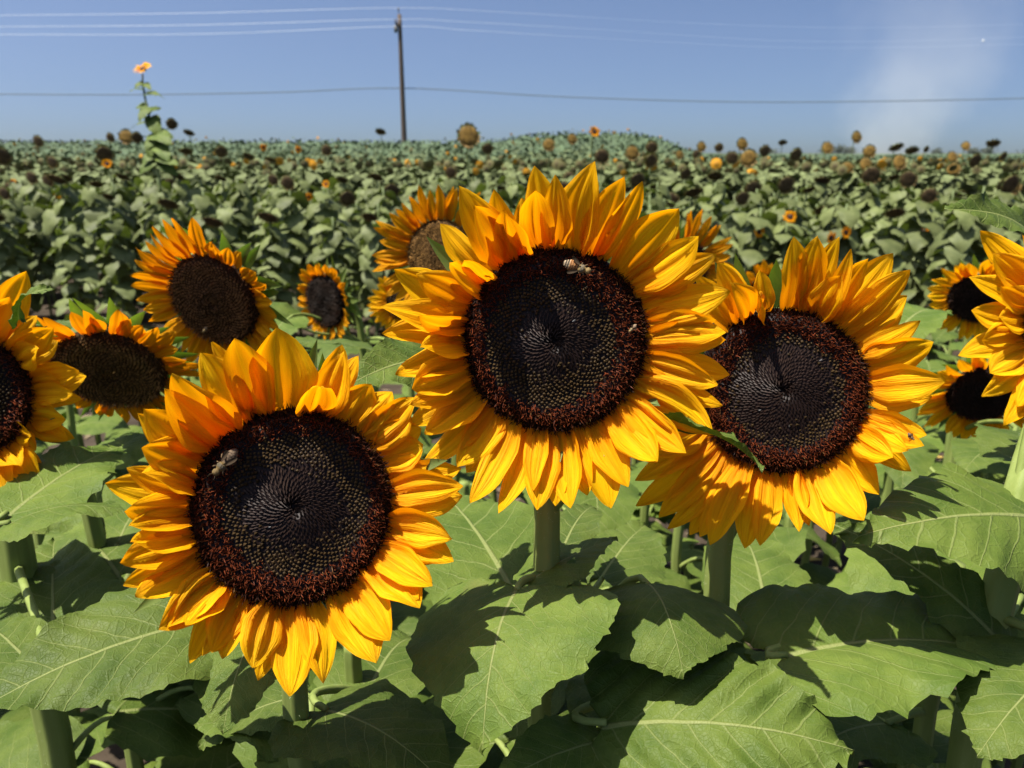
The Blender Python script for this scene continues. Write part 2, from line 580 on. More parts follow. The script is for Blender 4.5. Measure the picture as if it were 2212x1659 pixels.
def disc_geo(c, n, e1, e2, r, rng, N=1700, style='hero', ci=0.44, cm=0.70, offs=(0, 0)):
    """one mesh: dark bed + every floret. returns V, F, col, midx"""
    nr, na = 18, 48
    rr = np.linspace(0.02, 1.0, nr)
    aa = np.linspace(0, 2 * math.pi, na, endpoint=False)
    V, F, COL, MI = [], [], [], []
    z = disc_profile(rr, r)
    for i in range(nr):
        ring = c + (rr[i] * r) * (np.cos(aa)[:, None] * e1 + np.sin(aa)[:, None] * e2) + z[i] * n
        V.append(ring)
    for i in range(nr - 1):
        for j in range(na):
            j2 = (j + 1) % na
            F.append([i * na + j, i * na + j2, (i + 1) * na + j2, (i + 1) * na + j])
    F.append([j for j in range(na)][::-1])
    # rim going back
    back = c + r * 0.97 * (np.cos(aa)[:, None] * e1 + np.sin(aa)[:, None] * e2) - 0.10 * r * n
    V.append(back)
    for j in range(na):
        j2 = (j + 1) % na
        F.append([(nr - 1) * na + j, (nr - 1) * na + j2, nr * na + j2, nr * na + j])
    nb = (nr + 1) * na
    COL.append(np.tile([0.010, 0.005, 0.004], (nb, 1)))
    nf0 = len(F)
    # florets
    off = nb
    tri_spike = np.array([[0, 1, 4], [1, 2, 4], [2, 3, 4], [3, 0, 4]])
    tri_bud = np.array([[0, 1, 4], [1, 2, 4], [2, 3, 4], [3, 0, 4], [1, 0, 5], [2, 1, 5], [3, 2, 5], [0, 3, 5]])
    sp = r * math.sqrt(math.pi / N)
    gold = 2.399963229
    R_ = np.random.RandomState(rng.randint(0, 10 ** 6))
    for i in range(N):
        rho = math.sqrt((i + 0.5) / N)
        th = i * gold
        er = math.cos(th) * e1 + math.sin(th) * e2
        et = -math.sin(th) * e1 + math.cos(th) * e2
        zz = float(disc_profile(np.array(rho), r))
        p = c + rho * r * er + zz * n + (R_.randn() * er + R_.randn() * et) * sp * 0.09
        k = 0.75 + 0.5 * R_.rand()
        edge_i = ci + 0.05 * math.sin(2 * th + offs[0]) + 0.06 * R_.randn()
        edge_m = cm + 0.05 * math.sin(th + offs[1]) + 0.02 * R_.randn()
        if rho < edge_i:
            # closed florets: pointed, leaning to the middle, dark with a sheen
            ln = sp * 1.15 * k
            ax = unit(n * 0.55 - er * (0.75 if rho > 0.06 else 0.1) + et * 0.25)
            side = unit(np.cross(ax, er + 0.01 * e1))
            oth = np.cross(side, ax)
            w = sp * 0.36
            q = [p + side * w + ax * 0.3 * ln, p + oth * w + ax * 0.3 * ln, p - side * w + ax * 0.3 * ln, p - oth * w + ax * 0.3 * ln, p + ax * ln * 1.3, p - ax * 0.3 * ln]
            base = np.array([0.013, 0.007, 0.005]) * k
            tipc = np.array([0.034, 0.021, 0.016]) * (0.6 + 0.9 * R_.rand())
            if R_.rand() < 0.006: tipc = np.array([0.25, 0.25, 0.24])
            V.append(np.array(q)); COL.append(np.array([base] * 4 + [tipc] + [base]))
            F += (tri_bud + off).tolist(); off += 6
        elif rho < edge_m:
            w = sp * 0.50 * k
            h = sp * 0.55
            ax = unit(n - er * 0.15)
            q = [p + er * w + ax * h, p + et * w + ax * h, p - er * w + ax * h, p - et * w + ax * h, p + ax * (h + w * 0.9), p]
            t = (rho - edge_i) / max(edge_m - edge_i, 0.05)
            tipc = np.array([0.046, 0.028, 0.011]) * (0.55 + 0.6 * R_.rand()) * (0.6 + 0.5 * min(1, t * 1.5))
            base = tipc * 0.5
            V.append(np.array(q)); COL.append(np.array([tipc * 0.75] * 4 + [tipc * 1.15] + [base]))
            F += (tri_bud + off).tolist(); off += 6
        else:
            # open florets: two curled dark red-brown tips each
            for _ in range(4):
                pj = p + (R_.randn(3)) * sp * 0.28
                tilt = 0.45 if rho > 0.9 else 0.15
                ax = unit(n + er * (tilt + 0.35 * R_.randn()) + et * 0.38 * R_.randn())
                ln = sp * (1.5 + 1.1 * R_.rand())
                side = unit(np.cross(ax, R_.randn(3)))
                oth = np.cross(side, ax)
                w = sp * 0.20
                q = [pj + side * w, pj + oth * w, pj - side * w, pj - oth * w, pj + ax * ln]
                redd = np.array([0.095, 0.021, 0.007]) if rho < 0.90 else np.array([0.030, 0.009, 0.004])
                cc = redd * (0.4 + 0.9 * R_.rand())
                tipc = cc * (1.0 + 1.6 * R_.rand())
                if R_.rand() < 0.05: tipc = np.array([0.20, 0.10, 0.035])
                V.append(np.array(q)); COL.append(np.array([cc * 0.4] * 4 + [tipc]))
                F += (tri_spike + off).tolist(); off += 5
    V = np.concatenate(V)
    COL = np.concatenate(COL)
    MI = np.zeros(len(F), int)
    return V, F, COL, MI


def head_frame(n, upish=(0, 0, 1)):
    n = unit(n)
    e2 = unit(np.asarray(upish, float) - np.dot(upish, n) * n)
    e1 = np.cross(e2, n)
    return n, e1, e2


def petals_at(head, c, n, e1, e2, r, specs, rng, mat, Wd, fwd=1.0):
    """specs: list of (tip world, width factor, kw)"""
    for tip, wf, kw in specs:
        rel = np.asarray(tip) - c
        th = math.atan2(np.dot(rel, e2), np.dot(rel, e1)) + kw.pop('dth', 0.0) + rng.uniform(-0.03, 0.03)
        er = math.cos(th) * e1 + math.sin(th) * e2
        b = c + er * r * kw.pop('rb', 0.93) + n * (-0.06 * r + rng.uniform(-0.035, 0.05) * r)
        ul = max(0.0, math.cos(th - 2.25)) * fwd
        tip = np.asarray(tip) + unit(CP - np.asarray(tip)) * ul * 0.24 * r
        k = dict(cup=rng.uniform(-0.1, 0.35), bendk=rng.uniform(-0.07, 0.04) + 0.07 * ul, twist=rng.uniform(-0.35, 0.35),
                 hook=rng.uniform(-0.05, 0.12), sway=rng.uniform(-0.05, 0.05))
        k.update(kw)
        V, F, uv = petal_geo(b, tip, n * 1.0 + er * 0.05 + rng.uniform(-0.35, 0.35) * np.cross(n, er), Wd * wf, rng, **k)
        mk('petal', V, F, mat, head, b, uv=uv)


def bracts_at(head, c, n, e1, e2, r, rng, angs, mat=None, ln=0.9, out=1.35, wide=0.36, forward=0.0):
    for th in angs:
        er = math.cos(th) * e1 + math.sin(th) * e2
        b = c + er * r * 0.80 - n * r * 0.30
        m = c + er * r * (out * 0.85) - n * r * rng.uniform(0.25, 0.4)
        et = np.cross(n, er)
        t = c + er * r * (out + ln * rng.uniform(0.4, 0.9)) + n * r * (forward + rng.uniform(-0.25, 0.15)) + et * r * rng.uniform(-0.2, 0.2)
        V, F, uv = bract_geo(b, m, t, r * wide * rng.uniform(0.8, 1.25), n, rng)
        mk('bract', V, F, mat or M_bract, head, b, uv=uv)


def receptacle(head, c, n, e1, e2, r, neck):
    """green cup behind the disc running into the neck of the stem"""
    aa = np.linspace(0, 2 * math.pi, 28, endpoint=False)
    prof = [(0.97, -0.06), (1.02, -0.16), (0.98, -0.28), (0.80, -0.42), (0.5, -0.56), (0.25, -0.68), (0.17, -0.80)]
    V, F = [], []
    for k, (a, b) in enumerate(prof):
        V.append(c + r * a * (np.cos(aa)[:, None] * e1 + np.sin(aa)[:, None] * e2) + r * b * n)
    for k in range(len(prof) - 1):
        for j in range(28):
            j2 = (j + 1) % 28
            F.append([k * 28 + j, k * 28 + j2, (k + 1) * 28 + j2, (k + 1) * 28 + j])
    F.append([(len(prof) - 1) * 28 + j for j in range(28)])
    V = np.concatenate(V)
    mk('flower_base', V, F, M_bract, head, c)
    return c - r * 0.74 * n


def stem_to(plant, ground_xy, top_xyz, neck, nback, rad, mat=None, n=26, hair=False):
    """stem from the ground, vertical up to top_xyz, then over to the neck"""
    g = np.array([ground_xy[0], ground_xy[1], -0.02])
    top = np.asarray(top_xyz, float)
    pts = [g + (top - g) * t for t in np.linspace(0, 1, n)]
    pts = np.array(pts)
    w = np.array([0.004 * math.sin(k * 1.3 + g[0] * 50) for k in range(n)])
    pts[:, 0] += w * 0.6
    neck = np.asarray(neck, float)
    d = np.linalg.norm(neck - top)
    tail = bez(top, top + np.array([0, 0, d * 0.45]), neck + nback * d * 0.35, neck, 9)[1:]
    pts = np.vstack([pts, tail])
    rr = np.concatenate([np.linspace(rad * 1.25, rad, n), np.linspace(rad, rad * 0.85, 8)])
    V, F = tube(pts, rr * (1 + 0.06 * np.exp(-((np.arange(len(rr)) % 7 - 3.0) / 0.8) ** 2)), 24, ridge=0.07)
    s = mk('stem', V, F, mat or M_stem, plant, g)
    if hair:
        rs = np.random.RandomState(5 + int(abs(g[0]) * 1000))
        Vh, Fh, o = [], [], 0
        for k in range(900):
            i = rs.randint(n // 2, len(pts) - 1)
            p = pts[i] + (pts[i + 1 if i + 1 < len(pts) else i] - pts[i]) * rs.rand()
            a = rs.rand() * 6.283
            dr = np.array([math.cos(a), math.sin(a), rs.uniform(-0.2, 0.3)])
            p0 = p + dr * rad * 0.95
            p1 = p0 + dr * rs.uniform(0.0015, 0.0035)
            sd = np.array([-math.sin(a), math.cos(a), 0]) * 0.00013
            Vh += [p0 + sd, p0 - sd, p1]
            Fh.append([o, o + 1, o + 2]); o += 3
        h = mk('stem_hair', np.array(Vh), Fh, M_stemhair, s, g)
        h['kind'] = 'stuff'
    return pts


# crop coordinates -> 2212-wide picture coordinates
def c4(x, y): return (x * .41667 + 737.3, y * .41667 + 322.6)
def c6(x, y): return (x * .41667 + 184.3, y * .41667 + 691.2)
def c8(x, y): return (x * .33333, y * .33333 + 1106.0)
def c9(x, y): return (x * .36109 + 737.3, y * .36109 + 1059.9)
def c7(x, y): return (x * .375 + 1382.5, y * .375 + 460.8)
def cb(x, y): return (x * .375 + 1382.5, y * .375 + 1059.9)
def c5(x, y): return (x * .33333, y * .33333 + 506.9)
def d_(x, y): return (x, y)


# ================================================================== FOREGROUND SUNFLOWERS
PLANTS = {}


def hero(key, label, cx, cy, rpx, r, nrm, tips, seed, stem_px, stem_rpx, N=1700, Wd=0.0200, bract_angs=(), ci=0.44, cm=0.70, mat=None, extra=11, forward=(0.010, 0.026), roll=0.0, ext_h=(-0.012, 0.002), hair=True, stem_d=None, offs=(0, 0)):
    rng = random.Random(seed)
    d = FPX * r / rpx
    c = P(cx, cy, d)
    tocam = unit(CP - c)
    n = unit(tocam + np.asarray(nrm, float))
    n, e1, e2 = head_frame(n)
    sd = stem_d or d + 0.05
    sp = P(stem_px[0], stem_px[1], sd)
    plant = empty('sunflower', (sp[0], sp[1], 0), label, 'sunflower')
    V, F, col, mi = disc_geo(c, n, e1, e2, r, rng, N, ci=ci, cm=cm, offs=offs)
    head = mk('flower_head', V, F, M_disc, plant, c, col=col, smooth=False)
    specs = []
    for (fn, x, y, wf, kw) in tips:
        kw = dict(kw)
        px, py = fn(x, y)
        h = kw.pop('h', None)
        if h is None: h = rng.uniform(*forward)
        tip = hit(px, py, c + n * h, n)
        specs.append((tip, wf, kw))
    # back row of petals between the others
    for k in range(extra):
        th = 2 * math.pi * (k + rng.random() * 0.6) / extra
        er = math.cos(th) * e1 + math.sin(th) * e2
        tip = c + er * r * rng.uniform(1.55, 1.78) + n * rng.uniform(*ext_h)
        specs.append((tip, rng.uniform(0.8, 1.05), {}))
    petals_at(head, c, n, e1, e2, r, specs, rng, mat or M_petal, Wd)
    neck = receptacle(head, c, n, e1, e2, r, None)
    bracts_at(head, c, n, e1, e2, r, rng, list(bract_angs) + [], ln=0.5)
    bracts_at(head, c, n, e1, e2, r, rng, [rng.uniform(0, 6.28) for _ in range(12)], ln=0.15, out=1.2)
    rad = stem_rpx / FPX * sd
    pts = stem_to(plant, (sp[0], sp[1]), (sp[0], sp[1], min(sp[2], neck[2] - 0.05)), neck, -n, rad, hair=hair)
    PLANTS[key] = dict(o=plant, xy=sp[:2], c=c, n=n, e1=e1, e2=e2, r=r, pts=pts, head=head, rng=rng)
    return plant


tA = [(c4, 1310, 65, 1.45, dict(twist=0, cup=.3)), (c4, 1465, 140, 1.15, {}), (c4, 1562, 165, 0.9, {}), (c4, 1750, 303, 1.45, dict(cup=.3, twist=.1)),
      (c4, 1878, 460, 1.2, dict(hook=.25)), (c4, 1944, 545, 1.1, {}), (c4, 2022, 737, 1.25, dict(twist=-.2)), (c4, 1942, 885, 0.95, {}), (c4, 1995, 950, 0.9, {}),
      (c4, 1993, 990, 1.2, {}), (c4, 2012, 1168, 1.1, dict(h=.004)), (c4, 1957, 1218, 1.15, {}), (c4, 1978, 1330, 0.9, dict(h=.003)), (c4, 1932, 1475, 1.5, dict(twist=.1)),
      (c4, 1788, 1580, 1.1, {}), (c4, 1640, 1622, 1.3, {}),
      (c4, 612, 195, 1.3, {}), (c4, 790, 215, 1.05, {}), (c4, 690, 288, 1.35, dict(h=.024)), (c4, 850, 310, 1.1, dict(h=.028)), (c4, 1003, 85, 1.1, dict(h=.005)),
      (c4, 1010, 200, 1.15, dict(h=.022)), (c4, 1112, 128, 1.0, {}), (c4, 272, 622, 1.2, dict(h=.004)), (c4, 390, 650, 1.1, {}), (c4, 525, 578, 1.0, dict(h=.035, hook=.2)), (c4, 635, 560, .9, dict(h=.03)),
      (c4, 205, 815, 1.15, {}), (c4, 205, 958, 1.1, {}), (c4, 410, 1030, 1.1, dict(h=.03)), (c4, 400, 870, .8, dict(h=.03)), (c4, 278, 1170, 1.1, {}), (c4, 355, 1240, 1.25, dict(h=.026)),
      (c4, 358, 1322, 0.95, {}), (c4, 350, 1430, 0.9, dict(h=.004)), (c4, 435, 1482, 1.25, {}), (c4, 425, 1640, 1.0, dict(h=.006)), (c4, 600, 1645, 1.25, {}),
      (d_, 1017, 1090, 1.0, {}), (d_, 1078, 1110, 0.9, {}), (d_, 1160, 1102, 1.15, {}), (d_, 1152, 1060, 0.8, dict(h=.02)), (d_, 1200, 1093, 1.0, {}), (d_, 1233, 1098, 1.2, {}),
      (d_, 1268, 1070, 0.95, {}), (d_, 1320, 1098, 1.3, {}), (d_, 1357, 1052, 1.1, {}), (d_, 1418, 1000, 1.2, {}), (d_, 1482, 978, 1.0, {})]
hero('A', 'highest of the three big open sunflowers, a striped bee near the top of its disc', 1197, 735, 203, 0.060,
     (0.0, 0, -0.02), tA, 11, (1176, 1110), 27, N=2100, bract_angs=(1.95, 2.55, 2.7, 0.3), ci=0.40, cm=0.68, stem_d=0.56, offs=(1.0, 4.0))

tB = [(c6, 992, 45, 1.9, dict(twist=.05, cup=.25, h=.016)), (c6, 770, 90, 1.35, {}), (c6, 650, 115, 1.0, dict(h=.002)), (c6, 608, 172, 1.5, dict(twist=.1)), (c6, 445, 290, 1.5, {}), (c6, 403, 350, 1.2, dict(h=.02)),
      (c6, 303, 455, 1.3, {}), (c6, 290, 662, 1.45, dict(twist=0)), (c6, 213, 765, 1.0, dict(h=.005)), (c6, 300, 790, 1.1, {}), (c6, 195, 990, 1.1, {}), (c6, 218, 1075, .8, {}),
      (c6, 230, 1160, 1.1, dict(h=.02)), (c6, 172, 1258, 1.0, {}), (c6, 193, 1372, .95, dict(h=.004)), (c6, 258, 1440, 1.25, {}), (c6, 380, 1608, 1.2, {}), (c6, 430, 1590, 1.1, dict(h=.02)),
      (c6, 1340, 165, 1.15, dict(h=.012)), (c6, 1415, 185, .8, dict(h=.0)), (c6, 1225, 300, 1.15, dict(h=.035, hook=.25)), (c6, 1480, 330, 1.3, dict(h=.0)), (c6, 1590, 370, 1.3, dict(h=-.004)), (c6, 1690, 450, 1.3, dict(h=-.006)), (c6, 1740, 560, 1.3, dict(h=-.006)),
      (c6, 1750, 650, 1.2, dict(h=-.006)), (c6, 1770, 750, 1.2, dict(h=-.004)), (c6, 1962, 862, 1.1, {}), (c6, 1955, 912, 1.1, {}), (c6, 1912, 1128, 1.25, {}), (c6, 1895, 1200, 1.0, dict(h=.002)), (c6, 1912, 1252, 1.1, {}),
      (c6, 1800, 1372, 1.2, {}), (c6, 1732, 1450, 1.15, {}),
      (c8, 1090, 760, 1.0, {}), (c8, 1200, 740, 1.1, {}), (c8, 1310, 932, .8, dict(h=.002)), (c8, 1365, 912, 1.15, {}), (c8, 1438, 950, .9, {}), (c8, 1635, 1012, 1.2, {}),
      (c8, 1672, 1092, .95, dict(h=.004)), (c8, 1885, 1197, 1.35, {}), (c8, 2092, 1118, 1.1, {}),
      (c9, 208, 1032, 1.45, {}), (c9, 290, 895, 1.3, {}), (c9, 470, 700, 1.35, {}), (c9, 545, 570, 1.1, {})]
hero('B', 'lowest of the three big open sunflowers, a brown bee at its left disc rim', 634, 1093, 215, 0.060,
     (0.0, 0, -0.03), tB, 23, (636, 1440), 27, N=2100, bract_angs=(1.2, 1.4, 3.6, 0.2), ci=0.46, cm=0.70, Wd=0.0205, stem_d=0.54, offs=(2.2, 1.0))

tC = [(c7, 888, 138, 1.0, {}), (c7, 1027, 128, 1.1, {}), (c7, 1165, 352, 1.1, dict(h=.02)), (c7, 1150, 135, 1.0, dict(twist=.7)), (c7, 1215, 205, .7, dict(sway=.1)), (c7, 1310, 248, 1.05, {}), (c7, 1457, 230, 1.2, {}), (c7, 1557, 320, 1.1, {}),
      (c7, 1540, 475, 1.1, dict(h=.004)), (c7, 1618, 620, .85, {}), (c7, 1692, 742, 1.35, {}), (c7, 1765, 962, 1.25, {}), (c7, 1680, 1060, 1.3, dict(h=.002)), (c7, 1652, 1278, 1.0, {}), (c7, 1630, 1340, 1.1, {}),
      (c7, 1550, 1367, .9, {}), (c7, 1462, 1412, 1.2, {}), (c7, 1378, 1620, 1.1, dict(h=.004)), (c7, 435, 285, 1.1, {}), (c7, 308, 350, 1.1, {}), (c7, 525, 405, 1.0, dict(h=.03)), (c7, 690, 330, .8, dict(h=.004)), (c7, 700, 490, 1.1, dict(h=.034)),
      (cb, 1292, 175, 1.35, {}), (cb, 1095, 255, 1.3, {}), (cb, 925, 237, 1.0, {}), (cb, 978, 205, .8, dict(h=.0)), (cb, 682, 320, 1.0, {}), (cb, 600, 335, 1.15, {}), (cb, 402, 318, 1.1, {}),
      (cb, 345, 270, 1.0, {}), (cb, 282, 256, 1.0, {}), (cb, 165, 230, 1.0, {}), (cb, 105, 155, 1.0, {}), (cb, -20, 90, 1.1, {}), (d_, 1370, 1040, 1.0, {}), (d_, 1400, 980, 1.1, {}), (d_, 1400, 900, 1.1, {})]
hero('C', 'big open sunflower whose glossy black disc is crossed by a dark green leaf tip', 1688, 843, 180, 0.060,
     (0.10, 0, 0.0), tC, 37, (1551, 1200), 25, N=2000, bract_angs=(2.1, 2.0, 1.7), ci=0.56, cm=0.66, Wd=0.0210, stem_d=0.62, offs=(0.5, 2.0))

tD = [(c5, 170, 235, 1.4, {}), (c5, 60, 400, 1.2, dict(h=.02)), (c5, 345, 605, 1.3, {}), (c5, 245, 740, 1.2, dict(h=.025)), (c5, 508, 880, 1.15, {}), (c5, 390, 940, 1.1, {}), (c5, 482, 1030, .9, {}), (c5, 430, 1197, 1.3, {}),
      (c5, 447, 1330, .9, dict(h=.004)), (c5, 230, 1400, 1.0, dict(h=.004)), (c5, 195, 1310, 1.1, dict(h=.02)), (c5, 238, 1625, 1.3, {}), (c5, 130, 1500, 1.2, {}), (c5, 40, 1680, 1.1, {}), (c5, -80, 1720, 1.2, {}), (c5, -100, 180, 1.2, {}), (c5, -250, 150, 1.2, {})]
hero('D', 'open sunflower cut by the left edge, only its right half showing', -88, 858, 140, 0.058,
     (0.05, 0, 0.0), tD, 41, (18, 1125), 32, N=1000, bract_angs=(0.9, 5.6, 0.7), extra=18, Wd=0.024, stem_d=0.76, hair=True)

tE = [(c7, 1955, 100, 1.25, {}), (c7, 2030, 230, 1.3, dict(h=.02)), (c7, 1888, 370, 1.1, {}), (c7, 2080, 420, 1.1, {}), (c7, 1908, 560, 1.2, {}), (c7, 2070, 600, 1.2, dict(h=.025)), (c7, 1962, 730, 1.2, {}), (c7, 1832, 822, 1.2, {}), (c7, 2010, 920, 1.3, dict(h=.02)),
      (c7, 1970, 1055, 1.1, {}), (c7, 2175, 1115, 1.2, {}), (c7, 2095, 1222, 1.1, {}), (c7, 2250, 1200, 1.2, {}), (c7, 2200, 40, 1.2, {})]
hero('E', 'open sunflower cut by the right edge, only its left hand petals showing', 2318, 705, 92, 0.036,
     (-0.05, 0, 0.0), tE, 43, (2172, 1200), 33, N=700, bract_angs=(2.6, 3.4, 3.0), extra=16, Wd=0.022, stem_d=0.60)


# ------------------------------------------------------------------ smaller blooms behind
def bloom(key, label, cx, cy, rpx, r, n_, seed, npet=32, L=0.85, W=0.019, mat=None, N=900, bracts=22, cup=(0.004, 0.014), stem_rpx=None, style=None, ci=0.2, cm=0.86, height=None, lens=None, floret=None, group=None):
    rng = random.Random(seed)
    d = FPX * r / rpx
    c = P(cx, cy, d)
    n, e1, e2 = head_frame(np.asarray(n_, float))
    sp = c - n * 0.10
    plant = empty('sunflower', (sp[0], sp[1], 0), label, 'sunflower', group)
    V, F, col, mi = disc_geo(c, n, e1, e2, r, rng, N, ci=ci, cm=cm)
    if floret is not None:
        lum = col.mean(1, keepdims=True)
        col = lum / 0.03 * np.array(floret)
    head = mk('flower_head', V, F, M_disc_dull, plant, c, col=col, smooth=False)
    specs = []
    for k in range(npet):
        th = 2 * math.pi * (k + rng.uniform(-.35, .35)) / npet
        er = math.cos(th) * e1 + math.sin(th) * e2
        l = L * rng.uniform(0.8, 1.12)
        if lens: l *= lens(th)
        tip = c + er * r * (1 + l) + n * rng.uniform(*cup)
        specs.append((tip, rng.uniform(.8, 1.15), {}))
    petals_at(head, c, n, e1, e2, r, specs, rng, mat or M_petal_o, W)
    neck = receptacle(head, c, n, e1, e2, r, None)
    bracts_at(head, c, n, e1, e2, r, rng, [2 * math.pi * (k + rng.random() * .6) / bracts for k in range(bracts)], ln=0.6, out=1.3)
    pts = stem_to(plant, (sp[0], sp[1]), (sp[0], sp[1], neck[2] - 0.12), neck, -n, 0.0085)
    PLANTS[key] = dict(o=plant, xy=sp[:2], c=c, n=n, e1=e1, e2=e2, r=r, pts=pts, head=head, rng=rng)
    return plant


bloom('F', 'orange sunflower with wide tilted brown disc and pale bee, above the lowest big bloom', 462, 648, 104, 0.062, (-0.26, -1.0, -0.26), 51, 38, L=0.74, floret=(0.15, 0.065, 0.022),
      lens=lambda t: 1.05 if math.cos(t) < 0.2 else 0.62)
bloom('G', 'small orange sunflower with a narrow dark disc alone against the shaded rows', 703, 650, 58, 0.060, (-0.75, -1.0, -0.05), 53, 30, L=0.5, N=500, floret=(0.022, 0.012, 0.007))
bloom('H', 'orange sunflower half hidden behind the upper left petals of the centre bloom, golden brown disc', 952, 548, 74, 0.060, (-0.10, -1.0, 0.12), 57, 40, L=1.02, floret=(0.24, 0.125, 0.035))
bloom('I', 'orange sunflower mostly hidden behind the upper right petals of the centre bloom', 1480, 575, 56, 0.050, (0.35, -1.0, 0.1), 59, 34, L=1.15, N=500)
bloom('H2', 'yellow sunflower hidden below another bloom, its petals poking out left of the centre bloom', 868, 655, 34, 0.040, (0.0, -1.0, 0.1), 61, 30, L=1.1, N=300, mat=M_petal)
bloom('J', 'shaded sunflower hanging its wide brown disc towards the ground at the far left', 238, 800, 114, 0.062, (0.08, -1.0, -0.62), 63, 36, L=0.60, floret=(0.17, 0.09, 0.03), cup=(-.01, .006))
bloom('K', 'upper of two nodding sunflowers with green bracts beside the bloom cut by the right edge', 2112, 645, 58, 0.050, (-0.45, -0.8, -0.35), 67, 28, L=0.75, N=500, floret=(0.022, 0.010, 0.006), mat=M_petal)
bloom('L', 'lower of two nodding sunflowers beside the bloom cut by the right edge, disc facing down', 2126, 850, 74, 0.054, (-0.25, -1.0, -0.45), 71, 34, L=0.8, N=700, floret=(0.022, 0.010, 0.006), mat=M_petal)
bloom('M', 'sunflower hidden behind the top of the right hand bloom, a few orange petals showing', 1655, 628, 34, 0.045, (0.0, -1.0, 0.15), 73, 26, L=0.9, N=300)

# ------------------------------------------------------------------ traced foreground leaves
# (plant, base x, y, depth), (tip x, y, depth), width px at mean depth, roll deg, stem z offset, extras
LR = random.Random(99)


def tleaf(plant, b, t, wpx, roll=0, sz=None, stalk=True, **kw):
    pl = PLANTS[plant]
    B, T = P(*b), P(*t)
    W = wpx / FPX * (b[2] + t[2]) / 2
    spt = None
    if stalk:
        z = B[2] - 0.03 if sz is None else sz
        pts = pl['pts']
        i = int(np.argmin(np.abs(pts[:26, 2] - z)))
        spt = pts[i]
    return add_leaf(pl['o'], B, T, W, LR, R(roll), spt, **kw)


# filler plants whose bloom is not in the picture
def leafy(key, label, x, y, h, seed, group=None):
    rng = random.Random(seed)
    plant = empty('sunflower_plant', (x, y, 0), label, 'plant', group)
    top = np.array([x, y, h])
    pts = stem_to(plant, (x, y), (x, y, h - 0.05), top, np.array([0, 0, -1.0]), 0.008)
    PLANTS[key] = dict(o=plant, xy=np.array([x, y]), pts=pts, rng=rng)
    return plant


p_ = P(2050, 1300, 0.66)
leafy('N', 'bloomless plant whose broad shaded leaf reaches across to the thick stem at right', p_[0], p_[1], 1.27, 5)
p_ = P(1330, 1400, 0.64)
leafy('O', 'bloomless plant bearing the large bright crinkled leaf at the bottom edge', p_[0], p_[1], 1.2, 6)
p_ = P(760, 1400, 0.66)
leafy('Q', 'leafy plant low on the left between the two front stems, half in shade', p_[0], p_[1], 1.2, 7)
p_ = P(220, 1250, 0.85)
leafy('S', 'leafy plant behind the left stem with toothed leaves in sun and shade', p_[0], p_[1], 1.3, 8)

# centre leaf with the holed shaded lobe
tleaf('A', (1118, 1270, .545), (1030, 1606, .455), 490, 13, nu=84, nv=14, arch=.14, fold=.05, edge=.20, wave=.035, tamp=.014)
tleaf('A', (1150, 1262, .560), (1335, 1165, .585), 170, -8, nu=60, nv=12, arch=.05, fold=.1, wave=.03, holes=[(0.10, .42, .045), (-0.06, .55, .05)])
tleaf('A', (1112, 1275, .60), (948, 1040, .78), 330, 0, arch=.06, fold=.15)
tleaf('A', (1215, 1180, .62), (1285, 1075, .70), 110, 0)
tleaf('A', (950, 770, .57), (735, 826, .50), 135, -14, arch=.10, fold=.22, up=(0, -.6, 1))
tleaf('A', (1450, 935, .50), (1650, 1012, .445), 130, -38, arch=.10, fold=.35, up=(0, -.3, 1))
tleaf('A', (1400, 1262, .575), (1480, 1442, .50), 430, 0, arch=.16, fold=-.12, edge=.35, sz=1.17)
tleaf('A', (1300, 1250, .70), (1395, 1130, .80), 210, 0, arch=.05)
# left big leaf and the one below the lower left bloom
tleaf('B', (440, 1345, .52), (-70, 1535, .445), 335, -14, nu=90, nv=14, arch=.07, fold=.16, wave=.03, tamp=.010, puck=.008)
tleaf('B', (535, 1395, .50), (478, 1582, .46), 200, 0, arch=.10, nu=64, fold=.12)
tleaf('Q', (700, 1530, .56), (985, 1690, .50), 330, -10, arch=.10, nu=72, nv=12)
tleaf('Q', (640, 1600, .62), (420, 1560, .60), 200, 10)
tleaf('Q', (800, 1480, .66), (900, 1360, .80), 240, 0)
tleaf('Q', (690, 1620, .6), (640, 1760, .54), 260, 0)
tleaf('B', (640, 1500, .62), (420, 1600, .60), 150, 0)
# bottom right bright leaf and its dark partner
tleaf('O', (1300, 1560, .525), (1850, 1590, .485), 470, 24, nu=96, nv=16, arch=.12, fold=.05, wave=.045, tamp=.022, puck=.016, edge=.25)
tleaf('O', (1290, 1600, .53), (1060, 1690, .49), 190, -12, nu=60, arch=.08)
tleaf('O', (1340, 1540, .66), (1300, 1450, .76), 200, 0)
tleaf('O', (1370, 1540, .72), (1480, 1480, .82), 180, 0)
tleaf('O', (1290, 1640, .62), (1200, 1560, .66), 120, 0)
